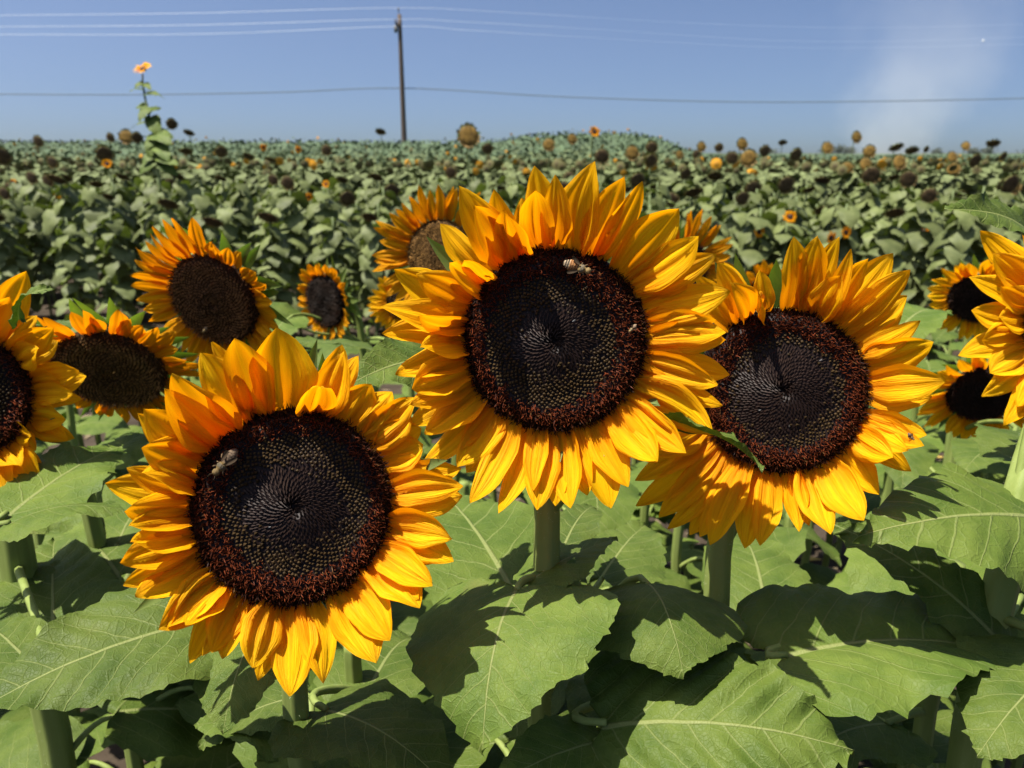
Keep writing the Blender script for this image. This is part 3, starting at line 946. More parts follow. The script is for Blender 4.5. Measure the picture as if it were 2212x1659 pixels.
# right side
tleaf('N', (1690, 1415, .57), (2180, 1385, .60), 400, 2, nu=90, nv=14, arch=.08, fold=.42, wave=.03, edge=.35, tamp=.018)
tleaf('N', (2150, 1380, .60), (1800, 1120, .66), 130, -30, arch=.12, fold=.2, nu=60)
tleaf('N', (2028, 1312, .72), (1925, 1090, .86), 300, 0, arch=.04)
tleaf('N', (1920, 1560, .66), (1700, 1640, .60), 240, 0)
tleaf('N', (1935, 1600, .72), (1975, 1470, .84), 200, 0)
tleaf('N', (1650, 1300, .80), (1600, 1150, .95), 190, 0)
tleaf('E', (2300, 1120, .58), (1885, 1120, .52), 340, -26, nu=80, nv=14, arch=.10, fold=.06, edge=.3, tamp=.010)
tleaf('E', (2300, 1430, .55), (2110, 1620, .50), 340, 4, nu=70, nv=12, arch=.08)
tleaf('E', (2215, 500, .60), (2044, 446, .56), 95, -10, arch=.08, fold=.3, up=(0, -.7, 1), sz=1.45)
tleaf('E', (2200, 1300, .70), (2120, 1440, .66), 160, 0)
tleaf('E', (2240, 1000, .72), (2180, 930, .84), 200, 0)
# left side
tleaf('D', (10, 1110, .66), (262, 945, .80), 210, 8, arch=.05, fold=.2, tamp=.022)
tleaf('D', (15, 1130, .60), (275, 1085, .62), 170, -10, arch=.12, fold=-.1)
tleaf('S', (118, 1385, .72), (118, 1170, .84), 260, 0, arch=.04, fold=.2)
tleaf('S', (260, 1250, .80), (130, 1130, .92), 220, 0)
tleaf('S', (250, 1180, .84), (330, 1060, .95), 220, 0, tamp=.024)
tleaf('D', (60, 1420, .60), (-60, 1330, .66), 170, 0)
tleaf('S', (230, 1000, .95), (330, 925, 1.0), 140, 0)
# behind
tleaf('G', (830, 765, 1.3), (610, 735, 1.2), 120, 0, arch=.06)
tleaf('G', (640, 700, 1.7), (560, 650, 1.7), 120, 0)
tleaf('G', (620, 690, 1.65), (575, 760, 1.55), 110, 0)
tleaf('J', (200, 720, .98), (105, 690, 1.05), 120, 0, arch=.1, tamp=.03)
tleaf('C', (1950, 700, 1.0), (2040, 665, 1.1), 120, 0)
tleaf('D', (40, 690, .66), (98, 612, .62), 50, 40, stalk=False, arch=.15, fold=.4)
tleaf('L', (2160, 960, .95), (2080, 1010, .9), 150, 0)

# random lower leaves on every near stem, kept low so that they fill the shade below the traced ones
for key in list(PLANTS):
    pl = PLANTS[key]
    rng = random.Random(hash(key) % 1000 if False else sum(map(ord, key)) * 7)
    x0, y0 = pl['xy']
    near = key in 'ABCDENOQS'
    zs = np.linspace(0.45, 1.06 if near else min(1.12, pl['pts'][-1][2] - 0.22), 7 if near else 7)
    for k, z in enumerate(zs):
        a = k * 2.4 + rng.uniform(-.4, .4)
        if near and math.sin(a) < -0.3: a = -a
        st = np.array([x0, y0, z])
        dr = np.array([math.cos(a), math.sin(a), 0])
        b = st + dr * rng.uniform(.06, .10) + np.array([0, 0, rng.uniform(.02, .05)])
        L = rng.uniform(.15, .22)
        t = b + dr * L * .88 + np.array([0, 0, -L * rng.uniform(.1, .6)])
        add_leaf(pl['o'], b, t, L * rng.uniform(.75, .95), rng, R(rng.uniform(-20, 20)), st, nu=36, nv=6)

# more leafy plants filling the strip behind the front blooms
fr = random.Random(404)
fills = []
for k in range(74):
    for _ in range(40):
        y = fr.uniform(0.95, 3.0)
        x = fr.uniform(-0.80, 0.72) * (y + 0.35)
        if all((x - a) ** 2 + (y - b) ** 2 > 0.045 for a, b in fills):
            break
    fills.append((x, y))
    h = 1.17 - 0.13 * (y - 1.0) + fr.uniform(-.06, .05)
    key = 'fill%d' % k
    leafy(key, 'low leafy plant without a bloom in the strip behind the front sunflowers', x, y, h, 700 + k, 'low leafy plants behind the front sunflowers')
    pl = PLANTS[key]
    for j, z in enumerate(np.linspace(.35, h - .04, 8)):
        a = j * 2.4 + fr.uniform(-.5, .5)
        st = np.array([x, y, z])
        dr = np.array([math.cos(a), math.sin(a), 0])
        b = st + dr * .06 + np.array([0, 0, .04])
        L = fr.uniform(.14, .22) * (1 if z < h - .2 else .8)
        t = b + dr * L * .9 + np.array([0, 0, L * fr.uniform(-.5, .1)])
        add_leaf(pl['o'], b, t, L * .85, fr, R(fr.uniform(-20, 20)), st, nu=30, nv=5)

# ================================================================== BEES
def lathe_body(prof, n=14):
    pts = np.array([[p[0], 0, 0] for p in prof], float)
    V, F = [], []
    a = np.linspace(0, 2 * math.pi, n, endpoint=False)
    for k, (x, r, *_q) in enumerate(prof):
        for t in a:
            V.append([x, r * math.cos(t), r * math.sin(t) * 0.85])
    for k in range(len(prof) - 1):
        for j in range(n):
            j2 = (j + 1) % n
            F.append([k * n + j, (k + 1) * n + j, (k + 1) * n + j2, k * n + j2])
    F.append(list(range(n)))
    F.append([(len(prof) - 1) * n + j for j in range(n)][::-1])
    return np.array(V), F


def bee(label, px, py, hx, hy, c, n, size, stripes=True, hgt=0.006, spread=0.5, dark=1.0):
    """head points from (px,py) towards (hx,hy) in the picture plane of the flower"""
    p0 = hit(px, py, c + n * hgt, n)
    p1 = hit(hx, hy, c + n * hgt, n)
    xa = unit(p1 - p0)
    za = unit(n - np.dot(n, xa) * xa)
    ya = np.cross(za, xa)
    xs = np.linspace(-1, 1, 41)
    prof = []
    cols = []
    for x in xs:
        if x < 0.08:
            t = (x + 1) / 1.08
            r = 0.37 * math.sin(min(1, t * 0.96 + 0.04) * math.pi) ** 0.55 * (0.75 + 0.25 * math.sin(t * 2.4))
            r = max(r, 0.05)
            if t > .93: r = 0.13
            if stripes:
                band = (t * 6.2) % 1
                if t < .42: cc = (0.36, 0.27, 0.17) if band > .45 else (0.03, 0.025, 0.02)
                else: cc = (0.42, 0.20, 0.07) if band > .3 else (0.10, 0.04, 0.018)
            else:
                cc = (0.22, 0.15, 0.09) if (t * 6) % 1 > .3 else (0.11, 0.075, 0.05)
        elif x < 0.62:
            t = (x - 0.08) / 0.54
            r = 0.13 + 0.17 * math.sin(t * math.pi) ** 0.6
            cc = (0.24, 0.16, 0.06)
            if 0.3 < t < 0.7: cc = (0.16, 0.13, 0.08)
        else:
            t = (x - 0.62) / 0.38
            r = 0.10 + 0.14 * math.sin(min(t * .95 + .05, 1) * math.pi) ** 0.6
            cc = (0.22, 0.15, 0.06)
        prof.append((x * size / 2, r * size / 2))
        cols.append(cc)
    n_ = 16
    V, F = lathe_body(prof, n_)
    rs = np.random.RandomState(3)
    rad = V[:, 1:].copy()
    V[:, 1:] *= (1 + rs.uniform(-.06, .06, (len(V), 1)))
    col = np.repeat(np.array(cols), n_, axis=0) * rs.uniform(.8, 1.15, (len(V), 1)) * dark
    M = np.stack([xa, ya, za])
    W = lambda q: p0 + np.asarray(q) @ M
    root = empty('bee', p0, label, 'bee')
    mk('body', W(V), F, M_bee, root, p0, col=col)
    s = size / 2
    for sd in (-1, 1):
        # wing: thin closed blade
        a = np.linspace(0, 2 * math.pi, 18, endpoint=False)
        wx, wy = 0.40 * s * np.cos(a), 0.13 * s * np.sin(a) * (1 - 0.3 * np.cos(a))
        ang = math.pi - spread * 1.0
        q = []
        for zz in (0.0, 0.00004):
            for X, Y in zip(wx - .55 * s, wy):
                ca, sa = math.cos(spread * sd * -1), math.sin(spread * sd * -1)
                q.append([.30 * s + X * ca - Y * sa, sd * .12 * s + X * sa + Y * ca, .30 * s + zz + 0.05 * X])
        Fw = [list(range(18)), [18 + j for j in range(18)][::-1]] + [[j, (j + 1) % 18, 18 + (j + 1) % 18, 18 + j] for j in range(18)]
        mk('wing', W(q), Fw, M_wing, root, W([.3 * s, sd * .12 * s, .3 * s]))
        for lx, ax, ln in ((.42, .5, .40), (.25, .05, .42), (.05, -.55, .60)):
            b = np.array([lx * s, sd * .2 * s, -.05 * s])
            k = b + np.array([ax * .3 * s, sd * .32 * s * ln, .15 * s])
            e = k + np.array([ax * .6 * s * ln, sd * .22 * s * ln, -.30 * s])
            V1, F1 = tube([W(b), W((b + k) / 2 + [0, 0, .05 * s]), W(k), W((k + e) / 2), W(e)], np.array([.03, .04, .035, .045, .015]) * s, 6)
            mk('leg', V1, F1, M_bee, root, W(b), col=np.tile([0.11, 0.07, 0.035], (len(V1), 1)))
        b = np.array([.95 * s, sd * .08 * s, .05 * s])
        V1, F1 = tube([W(b), W(b + [.15 * s, sd * .1 * s, .1 * s]), W(b + [.36 * s, sd * .12 * s, 0])], np.array([.018, .015, .012]) * s, 5)
        mk('antenna', V1, F1, M_bee, root, W(b), col=np.tile([0.05, 0.035, 0.02], (len(V1), 1)))
    return root


A_, B_, C_, F_ = PLANTS['A'], PLANTS['B'], PLANTS['C'], PLANTS['F']
bee('honey bee with white and amber stripes near the top of the centre disc', 1246, 577, 1272, 586, A_['c'], A_['n'], .018, hgt=.018, dark=.8)
bee('dusty brown bee crawling at the left rim of the lower left disc', 487, 998, 464, 1023, B_['c'], B_['n'], .019, stripes=False, hgt=.017, spread=.25, dark=.5)
bee('tiny pale bee at the right rim of the centre disc', 1367, 709, 1360, 716, A_['c'], A_['n'], .0065, stripes=False, hgt=.014, dark=1.1)
bee('pale bee low on the brown disc of the sideways facing sunflower', 443, 712, 436, 720, F_['c'], F_['n'], .011, stripes=False, hgt=.016, dark=1.0)
sp_ = bee('small grey bug on a right hand petal tip of the right bloom', 1968, 943, 1974, 950, C_['c'], C_['n'], .006, stripes=False, hgt=.019, dark=.6)
sp_.name = 'bug'; sp_['category'] = 'bug'

# ================================================================== GROUND AND TERRAIN
def terrain(x, y):
    x = np.asarray(x, float); y = np.asarray(y, float)
    az = x / np.maximum(y, 1.0)                      # tangent of bearing
    # a gentle rise beyond the first rows, on the left and in the middle; the land on the right stays flat
    left = 1 / (1 + np.exp((az - 0.215) * 60))
    rise = np.clip((y - 22) / 34, 0, 1)
    rise = rise * rise * (3 - 2 * rise)
    bump = np.exp(-((az - 0.10) / 0.10) ** 4)
    return left * rise * (1.15 + 0.55 * bump)


def ground():
    ys = np.concatenate([np.linspace(-4, 20, 25), np.geomspace(22, 4000, 60)])
    azs = np.linspace(-1.6, 1.6, 150)
    V, uv = [], []
    for y in ys:
        yy = max(y, 3.0)
        for a in azs:
            x = a * (yy + 4)
            V.append([x, y, float(terrain(x, y)) if y > 20 else 0.0])
    return np.array(V), grid_faces(len(ys) - 1, len(azs) - 1)[:, ::-1]


V, F = ground()
tag(mk('ground', V, F, M_soil), kind='structure')

# dry litter on the bare strip
def litter():
    rs = np.random.RandomState(8)
    V, F, col, o = [], [], [], 0
    for _ in range(2600):
        y = rs.uniform(2.2, 7.4); x = rs.uniform(-.75, .75) * (y + .5)
        p = np.array([x, y, 0.004 + rs.rand() * 0.02])
        a = rs.rand() * 6.28; L = rs.uniform(.012, .05); w = L * rs.uniform(.2, .6)
        d1 = np.array([math.cos(a), math.sin(a), rs.uniform(-.2, .3)]); d2 = np.array([-math.sin(a), math.cos(a), rs.uniform(-.2, .2)])
        V += [p - d1 * L, p + d2 * w, p + d1 * L, p - d2 * w]
        cc = [(0.13, 0.10, 0.055), (0.18, 0.14, 0.08), (0.09, 0.065, 0.04), (0.35, 0.24, 0.05)][rs.choice(4, p=[.4, .3, .25, .05])]
        col += [cc] * 4
        F.append([o, o + 1, o + 2, o + 3]); o += 4
    return np.array(V), F, np.array(col)


V, F, col = litter()
tag(mk('leaf_litter', V, F, M_vc, col=col, smooth=False), 'dry leaf and petal litter on the bare soil strip', 'litter', kind='stuff')

# ================================================================== FIELD PLANTS
FRng = random.Random(2024)


def leaf_low(rng, W=0.9):
    return leaf_local(W, rng, nu=12, nv=3, arch=.12, fold=.10, edge=.25, wave=.05, teeth=9, tamp=0.012, puck=0)


def field_leaf_geo(st, a, L, drop, rng):
    V, F, uv = leaf_low(rng, rng.uniform(.8, 1.0))
    dr = np.array([math.cos(a), math.sin(a), 0])
    b = st + dr * L * .35 + np.array([0, 0, L * .12])
    t = b + unit(dr * math.cos(drop) + np.array([0, 0, -math.sin(drop)])) * L
    xa, ya, na = frame_leaf(b, t, rng.uniform(-.35, .35))
    W = b + L * (V[:, :1] * xa + V[:, 1:2] * ya + V[:, 2:3] * na)
    Vt, Ft = tube([st, (st + b) / 2 + [0, 0, L * .03], b], [.005, .004, .003], 4, cap=False)
    return W, F.tolist(), uv, b, (Vt, Ft)


def seed_head_geo(r, n, tint, fringe, rng, gold=False):
    """face mesh plus fringe of dry ray stubs and green bracts; around origin facing n"""
    n, e1, e2 = head_frame(n)
    aa = np.linspace(0, 2 * math.pi, 20, endpoint=False)
    V, F, col = [], [], []
    prof = [(0.05, .10), (.35, .12), (.65, .10), (.88, .05), (1.0, -.02), (1.02, -.12), (.8, -.26), (.4, -.38), (.12, -.50)]
    for k, (a, b) in enumerate(prof):
        ring = r * a * (np.cos(aa)[:, None] * e1 + np.sin(aa)[:, None] * e2) + r * b * n
        V.append(ring)
        c = np.array(tint) if k < 4 else (np.array([0.10, 0.085, 0.03]) if k == 4 else np.array([0.13, 0.155, 0.045]))
        col.append(c * np.array([[rng.uniform(.5, 1.5)] for _ in range(20)]))
    m = len(prof)
    for k in range(m - 1):
        for j in range(20):
            j2 = (j + 1) % 20
            F.append([k * 20 + j, k * 20 + j2, (k + 1) * 20 + j2, (k + 1) * 20 + j])
    F.append(list(range(20))[::-1]); F.append([(m - 1) * 20 + j for j in range(20)])
    V = np.concatenate(V); col = np.concatenate(col)
    face = (V, F, col)
    # fringe
    Vf, Ff, Cf, o = [], [], [], 0
    for k in range(96):
        th = rng.uniform(0, 6.283)
        er = math.cos(th) * e1 + math.sin(th) * e2
        et = np.cross(n, er)
        green = k % 2
        r0 = 1.0 if not green else .95
        ln = rng.uniform(.15, .38) if not green else rng.uniform(.25, .5)
        p = r * (r0 * er + (rng.uniform(-.05, .05) if not green else -.22) * n)
        q = p + r * ln * unit(er + n * rng.uniform(.1, 1.0) * (1 if not green else .5) + et * rng.uniform(-.3, .3))
        w = r * (.05 if not green else .11)
        Vf += [p + et * w, p - et * w, (p + q) / 2 - et * w * .8 , q, (p + q) / 2 + et * w * .8]
        Ff.append([o, o + 1, o + 2, o + 3, o + 4]); o += 5
        c = (0.28, 0.17, 0.06) if not green else (0.12, 0.155, 0.045)
        k_ = rng.uniform(.7, 1.2)
        Cf += [tuple(np.array(c) * k_)] * 5
    return face, (np.array(Vf), Ff, np.array(Cf))


def small_bloom_geo(r, n, rng):
    n, e1, e2 = head_frame(n)
    Vs, Fs, Cs, o = [], [], [], 0
    aa = np.linspace(0, 2 * math.pi, 12, endpoint=False)
    for a, b in ((.05, .12), (.3, .1), (.42, .02), (.42, -.1), (.1, -.3)):
        Vs += list(r * a * (np.cos(aa)[:, None] * e1 + np.sin(aa)[:, None] * e2) + r * b * n)
        Cs += [(0.03, 0.015, 0.008) if b > -.05 else (0.2, 0.25, .08)] * 12
    for k in range(4):
        for j in range(12):
            j2 = (j + 1) % 12
            Fs.append([k * 12 + j, k * 12 + j2, (k + 1) * 12 + j2, (k + 1) * 12 + j])
    Fs.append(list(range(12))[::-1])
    disc = (np.array(Vs), Fs, np.array(Cs))
    V2, F2, U2, o = [], [], [], 0
    for k in range(17):
        th = 2 * math.pi * (k + rng.uniform(-.3, .3)) / 17
        er = math.cos(th) * e1 + math.sin(th) * e2
        V, F, uv = petal_geo(er * r * .38, er * r * rng.uniform(.85, 1.1) + n * r * rng.uniform(-.1, .2), n, r * .30, rng, nu=4, nv=2)
        V2.append(V); F2 += (F + o).tolist(); U2.append(uv); o += len(V)
    return disc, (np.concatenate(V2), F2, np.concatenate(U2))


# prototype meshes, built round the plant's own base at the origin
PROTO = {}


def proto_foliage(kind, H, seed, nl=13, detail=True):
    rng = random.Random(seed)
    leaves = []
    for k in range(nl):
        z = H * (0.10 + 0.88 * (k / (nl - 1)) ** 0.65)
        a = k * 2.399 + rng.uniform(-.4, .4)
        L = rng.uniform(.15, .235) * (1.0 if k < nl - 5 else .8)
        st = np.array([0, 0, z])
        leaves.append(field_leaf_geo(st, a, L, rng.uniform(.35, 1.3), rng))
    return leaves


NVAR = 7
VAR = []
for vi in range(NVAR):
    rg = random.Random(900 + vi)
    H = 1.22 + 0.05 * vi / NVAR
    leaves = proto_foliage('f', H, 300 + vi, nl=27)
    lm = []
    for W, F, uv, b, (Vt, Ft) in leaves:
        VV = np.vstack([W, Vt]) - b
        FF = F + [[i + len(W) for i in f] for f in Ft]
        UV = np.vstack([uv, np.tile([.5, .5], (len(Vt), 1))])
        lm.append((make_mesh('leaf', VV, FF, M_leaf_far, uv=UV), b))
    parts = []
    Vs, Fs, Us, o = [], [], [], 0
    for W, F, uv, b, (Vt, Ft) in leaves:
        VV = np.vstack([W, Vt])
        Fs += [[i + o for i in f] for f in F + [[i + len(W) for i in f] for f in Ft]]
        Vs.append(VV); Us.append(np.vstack([uv, np.tile([.5, .5], (len(Vt), 1))])); o += len(VV)
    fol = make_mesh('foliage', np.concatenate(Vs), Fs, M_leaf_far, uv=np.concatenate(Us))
    lean = np.array([rg.uniform(-.05, .05), rg.uniform(-.05, .05), 0])
    Vt, Ft = tube(bez(np.array([0, 0, -.02]), np.array([0, 0, .5]), np.array([0, 0, .9]), np.array([0, 0, H]), 8), np.linspace(.014, .009, 8), 7)
    stm = make_mesh('stem', Vt, Ft, M_stem_far)
    VAR.append(dict(H=H, leaves=lm, fol=fol, stem=stm))

HEADS = {}
for ty, tint in (('seed', (0.065, 0.040, 0.017)), ('gold', (0.17, 0.10, 0.02)), ('droop', (0.045, 0.026, 0.013))):
    for v in range(4):
        rg = random.Random(77 + v)
        n = {'seed': (rg.uniform(-.4, .4), -1, rg.uniform(-.35, .0)), 'gold': (rg.uniform(-.3, .3), -1, rg.uniform(-.05, .25)), 'droop': (rg.uniform(-.3, .3), -.75, -1.1)}[ty]
        face, fr_ = seed_head_geo(0.085, n, tint, None, rg)
        HEADS[ty, v] = (make_mesh('seed_head', *face[:2], M_vc, col=face[2]), make_mesh('fringe', *fr_[:2], M_vc, col=fr_[2], smooth=False), unit(n))
for v in range(4):
    rg = random.Random(177 + v)
    n = (rg.uniform(-.5, .5), -1, rg.uniform(-.1, .5))
    dsc, pet = small_bloom_geo(0.05, n, rg)
    HEADS['bloom', v] = (make_mesh('small_bloom', *dsc[:2], M_vc, col=dsc[2]), make_mesh('petals', *pet[:2], M_petal_o, uv=pet[2]), unit(n))


def ob(name, me, parent, loc=(0, 0, 0), rz=0.0, sc=None):
    o = bpy.data.objects.new(name, me)
    C.objects.link(o)
    o.parent = parent
    o.location = tuple(loc)
    o.rotation_euler = (0, 0, rz)
    if sc is not None: o.scale = (sc, sc, sc)
    return o


def field_plant(x, y, H, head, v, hv, rz, full, label, group, hs=1.0, headpos=None, z0=0.0, blooms=()):
    var = VAR[v]
    Hh = H
    if headpos is not None: H = min(H, 1.30 + .05 * math.sin(x * 37))
    root = bpy.data.objects.new('field_sunflower', None)
    root.empty_display_size = .1
    C.objects.link(root)
    root.location = (x, y, z0)
    tag(root, label, 'sunflower', group)
    s = H / var['H']
    ob('stem', var['stem'], root, rz=rz, sc=s)
    if full:
        cs, sn = math.cos(rz), math.sin(rz)
        for me, b in var['leaves']:
            ob('leaf', me, root, (s * (b[0] * cs - b[1] * sn), s * (b[0] * sn + b[1] * cs), s * b[2]), rz, s)
    else:
        ob('foliage', var['fol'], root, rz=rz, sc=s)
    if head:
        hm, fm, n = HEADS[head, hv]
        hp = np.array(headpos) if headpos is not None else np.array([0, -.05, H + .04])
        h = ob('seed_head' if head != 'bloom' else 'small_bloom', hm, root, hp, 0, hs)
        f = ob('fringe' if head != 'bloom' else 'petals', fm, h)
        # neck joining stem and head
        a = np.array([0, 0, H - .06]); bpt = hp - n * (.055 * hs if head != 'bloom' else .02)
        Vt, Ft = tube(bez(a, a + [0, 0, .06], bpt - n * .05, bpt, 6), .0065, 6)
        ob('neck', make_mesh('neck', Vt, Ft, M_stem_far), root)
    for (bx, by, bz, bv) in blooms:
        hm, fm, n = HEADS['bloom', bv]
        h = ob('small_bloom', hm, root, (bx, by, bz), 0, 1.0)
        ob('petals', fm, h)
        a = np.array([0, 0, bz - .12]); bpt = np.array([bx, by, bz]) - n * .012
        Vt, Ft = tube(bez(a, a + [bx * .3, by * .3, .05], bpt - n * .05, bpt, 6), .004, 5)
        ob('side_stalk', make_mesh('side_stalk', Vt, Ft, M_stem_far), root)
    return root


def c3(x, y): return (x * .375 + 1382.5, y * .375)
def c1(x, y): return (x * .41667, y * .41667)


hl = [(d_, 1012, 293, 24, 'gold'), (d_, 1236, 300, 11, 'gold'), (d_, 1185, 312, 13, 'gold'), (d_, 822, 285, 11, 'droop'), (d_, 478, 328, 13, 'seed'), (d_, 238, 297, 10, 'seed'), (d_, 272, 295, 15, 'gold'),
      (d_, 82, 305, 12, 'seed'), (d_, 4, 338, 19, 'seed'), (d_, 408, 287, 11, 'droop'), (d_, 705, 324, 12, 'seed'), (d_, 1053, 322, 12, 'seed'), (d_, 1300, 337, 16, 'seed'), (d_, 1366, 330, 16, 'gold'), (d_, 1408, 318, 13, 'seed'),
      (d_, 1405, 346, 15, 'seed'), (d_, 226, 333, 18, 'seed'), (d_, 1230, 385, 15, 'seed'), (d_, 1450, 432, 17, 'seed'),
      (c3, 590, 830, 34, 'gold'), (c3, 625, 910, 48, 'gold'), (c3, 530, 910, 36, 'seed'), (c3, 355, 845, 28, 'gold'), (c3, 455, 850, 24, 'seed'), (c3, 65, 845, 32, 'seed'), (c3, 65, 925, 40, 'seed'), (c3, 720, 870, 33, 'seed'),
      (c3, 900, 893, 38, 'seed'), (c3, 1080, 850, 33, 'gold'), (c3, 1250, 790, 33, 'gold'), (c3, 1322, 872, 35, 'gold'), (c3, 1190, 970, 38, 'gold'), (c3, 1300, 945, 38, 'gold'), (c3, 1332, 1007, 52, 'seed'),
      (c3, 1477, 850, 38, 'droop'), (c3, 1567, 868, 36, 'droop'), (c3, 1495, 932, 42, 'gold'), (c3, 1650, 860, 18, 'seed'), (c3, 1877, 840, 24, 'gold'), (c3, 1800, 905, 32, 'gold'), (c3, 1805, 975, 38, 'gold'), (c3, 1932, 925, 40, 'seed'),
      (c3, 2035, 828, 36, 'droop'), (c3, 2095, 900, 24, 'seed'), (c3, 2152, 1065, 53, 'gold'), (c3, 650, 1090, 52, 'seed'), (c3, 842, 1065, 52, 'seed'), (c3, 430, 1015, 44, 'droop'), (c3, 1050, 1042, 42, 'droop'),
      (c3, 1400, 1000, 32, 'gold'), (c3, 1990, 1150, 42, 'droop'), (c3, 2078, 1165, 52, 'droop'), (c3, 1670, 1100, 45, 'droop'), (c3, 1430, 1255, 46, 'droop'), (c3, 228, 890, 24, 'gold'), (c3, 328, 890, 25, 'seed'), (c3, 822, 822, 24, 'droop'),
      (c1, 965, 785, 38, 'seed'), (c1, 1290, 812, 38, 'seed'), (c1, 1405, 830, 34, 'seed'), (c1, 1420, 912, 36, 'droop'), (c1, 1160, 985, 42, 'droop'), (c1, 610, 1040, 46, 'droop'), (c1, 45, 1060, 46, 'droop'),
      (c1, 270, 840, 38, 'seed'), (c1, 140, 868, 36, 'droop'), (c1, 180, 965, 42, 'droop'), (c1, 795, 1025, 38, 'droop'), (c1, 1935, 955, 42, 'droop'), (c1, 2110, 965, 44, 'droop'), (c1, 1020, 1190, 44, 'droop'), (c1, 1870, 1080, 36, 'droop'), (c1, 455, 1195, 44, 'droop'), (c1, 590, 1205, 44, 'droop')]
bl = [(c3, 685, 1335, 40), (c3, 865, 1250, 40), (c3, 945, 1260, 27), (c3, 890, 1330, 33), (c3, 1100, 1370, 42), (c3, 1185, 1340, 40), (c3, 1635, 1330, 32), (d_, 1284, 285, 14),
      (c1, 1545, 775, 20), (c1, 1365, 765, 20), (c1, 1690, 955, 22), (c1, 1600, 1020, 22), (c1, 965, 1015, 20), (c1, 1825, 1130, 24), (c1, 555, 850, 27), (c1, 300, 1010, 24), (c1, 65, 945, 20)]

GS = 'sunflowers in the dense rows beyond the soil strip'
LAB = {'seed': 'dusty green field sunflower with a dark brown seed head facing the camera, in dense rows',
       'gold': 'dusty green field sunflower with a round golden brown seed head, in dense rows',
       'droop': 'dusty green field sunflower, dark seed head hanging under green bracts, in dense rows',
       'bloom': 'dusty green field sunflower with a small orange side bloom, in dense rows',
       None: 'dusty green field sunflower showing only leaves, in dense rows'}
placed = []
count = 0
for (fn, x, y, rp, ty) in hl:
    sc_ = .375 if fn is c3 else (.41667 if fn is c1 else 1.0)
    if fn is c1: rp *= .80
    if fn is c1 and ty == 'seed' and x > 300: ty = 'droop'
    rp *= .9
    px, py = fn(x, y)
    d = min(max(FPX * 0.085 / (rp * sc_), 6.0), 16.0)
    hs = rp * sc_ * d / FPX / 0.085
    p = P(px, py, d)
    H = p[2] - .05 if ty != 'droop' else p[2] + .02
    H = max(H, 0.9)
    lab = LAB[ty]; grp = GS
    if (x, y) == (1012, 293): lab, grp = 'large round golden seed head standing on the skyline right of the utility pole', None
    if fn is c3 and x == 2152: lab, grp = 'field sunflower with the large golden head nearest the right edge', None
    if fn is c3 and x == 1250: lab, grp = 'field sunflower with a golden head rising in front of the smoke plume', None
    field_plant(p[0], p[1] + .06, H, ty, FRng.randrange(NVAR), FRng.randrange(4), FRng.uniform(0, 6.28), d < 8.6, lab, grp, hs, headpos=(0, -.06, p[2]))
    placed.append((p[0], p[1])); count += 1
for (fn, x, y, rp) in bl:
    sc_ = .375 if fn is c3 else (.41667 if fn is c1 else 1.0)
    px, py = fn(x, y)
    d = min(max(FPX * 0.05 / (rp * sc_), 5.6), 12.0)
    hs = rp * sc_ * d / FPX / 0.05
    p = P(px, py, d)
    H = max(p[2] + .0, 1.0)
    lab, grp = LAB['bloom'], GS
    if (x, y) == (1284, 285): lab, grp = 'small yellow edged bloom standing above the skyline over the centre flower', None
    if H < 1.1:
        field_plant(p[0] + .05, p[1] + .16, 1.2 + FRng.uniform(-.05, .1), None, FRng.randrange(NVAR), 0, FRng.uniform(0, 6.28), True, lab, grp, blooms=[(-.05, -.16, p[2], FRng.randrange(4))])
    else:
        field_plant(p[0], p[1] + .05, H - .03, 'bloom', FRng.randrange(NVAR), FRng.randrange(4), FRng.uniform(0, 6.28), d < 8, lab, grp, hs, headpos=(0, -.05, p[2]))
    placed.append((p[0], p[1])); count += 1
# rows of further plants
row = 0
yrow = 6.1
while count < 296:
    half = 0.70 * yrow + .5
    nx = int(2 * half / .42)
    for k in range(nx):
        if count >= 296: break
        x = -half + (k + .5) * 2 * half / nx + FRng.uniform(-.12, .12)
        y = yrow - 0.07 * x + FRng.uniform(-.16, .16)
        if any((x - a) ** 2 + (y - b) ** 2 < .03 for a, b in placed): continue
        H = FRng.uniform(1.12, 1.34) - (.10 if row == 0 else 0)
        ty = FRng.choice([None, 'droop', None, None, None, 'seed', None, None]) if row else FRng.choice([None, None, 'droop'])
        field_plant(x, y, H, ty, FRng.randrange(NVAR), FRng.randrange(4), FRng.uniform(0, 6.28), row < 2, LAB[ty], GS, FRng.uniform(.6, .9))
        placed.append((x, y)); count += 1
    row += 1
    yrow += .62
ROWS_END = yrow
print('rows end at', ROWS_END, 'plants', count)


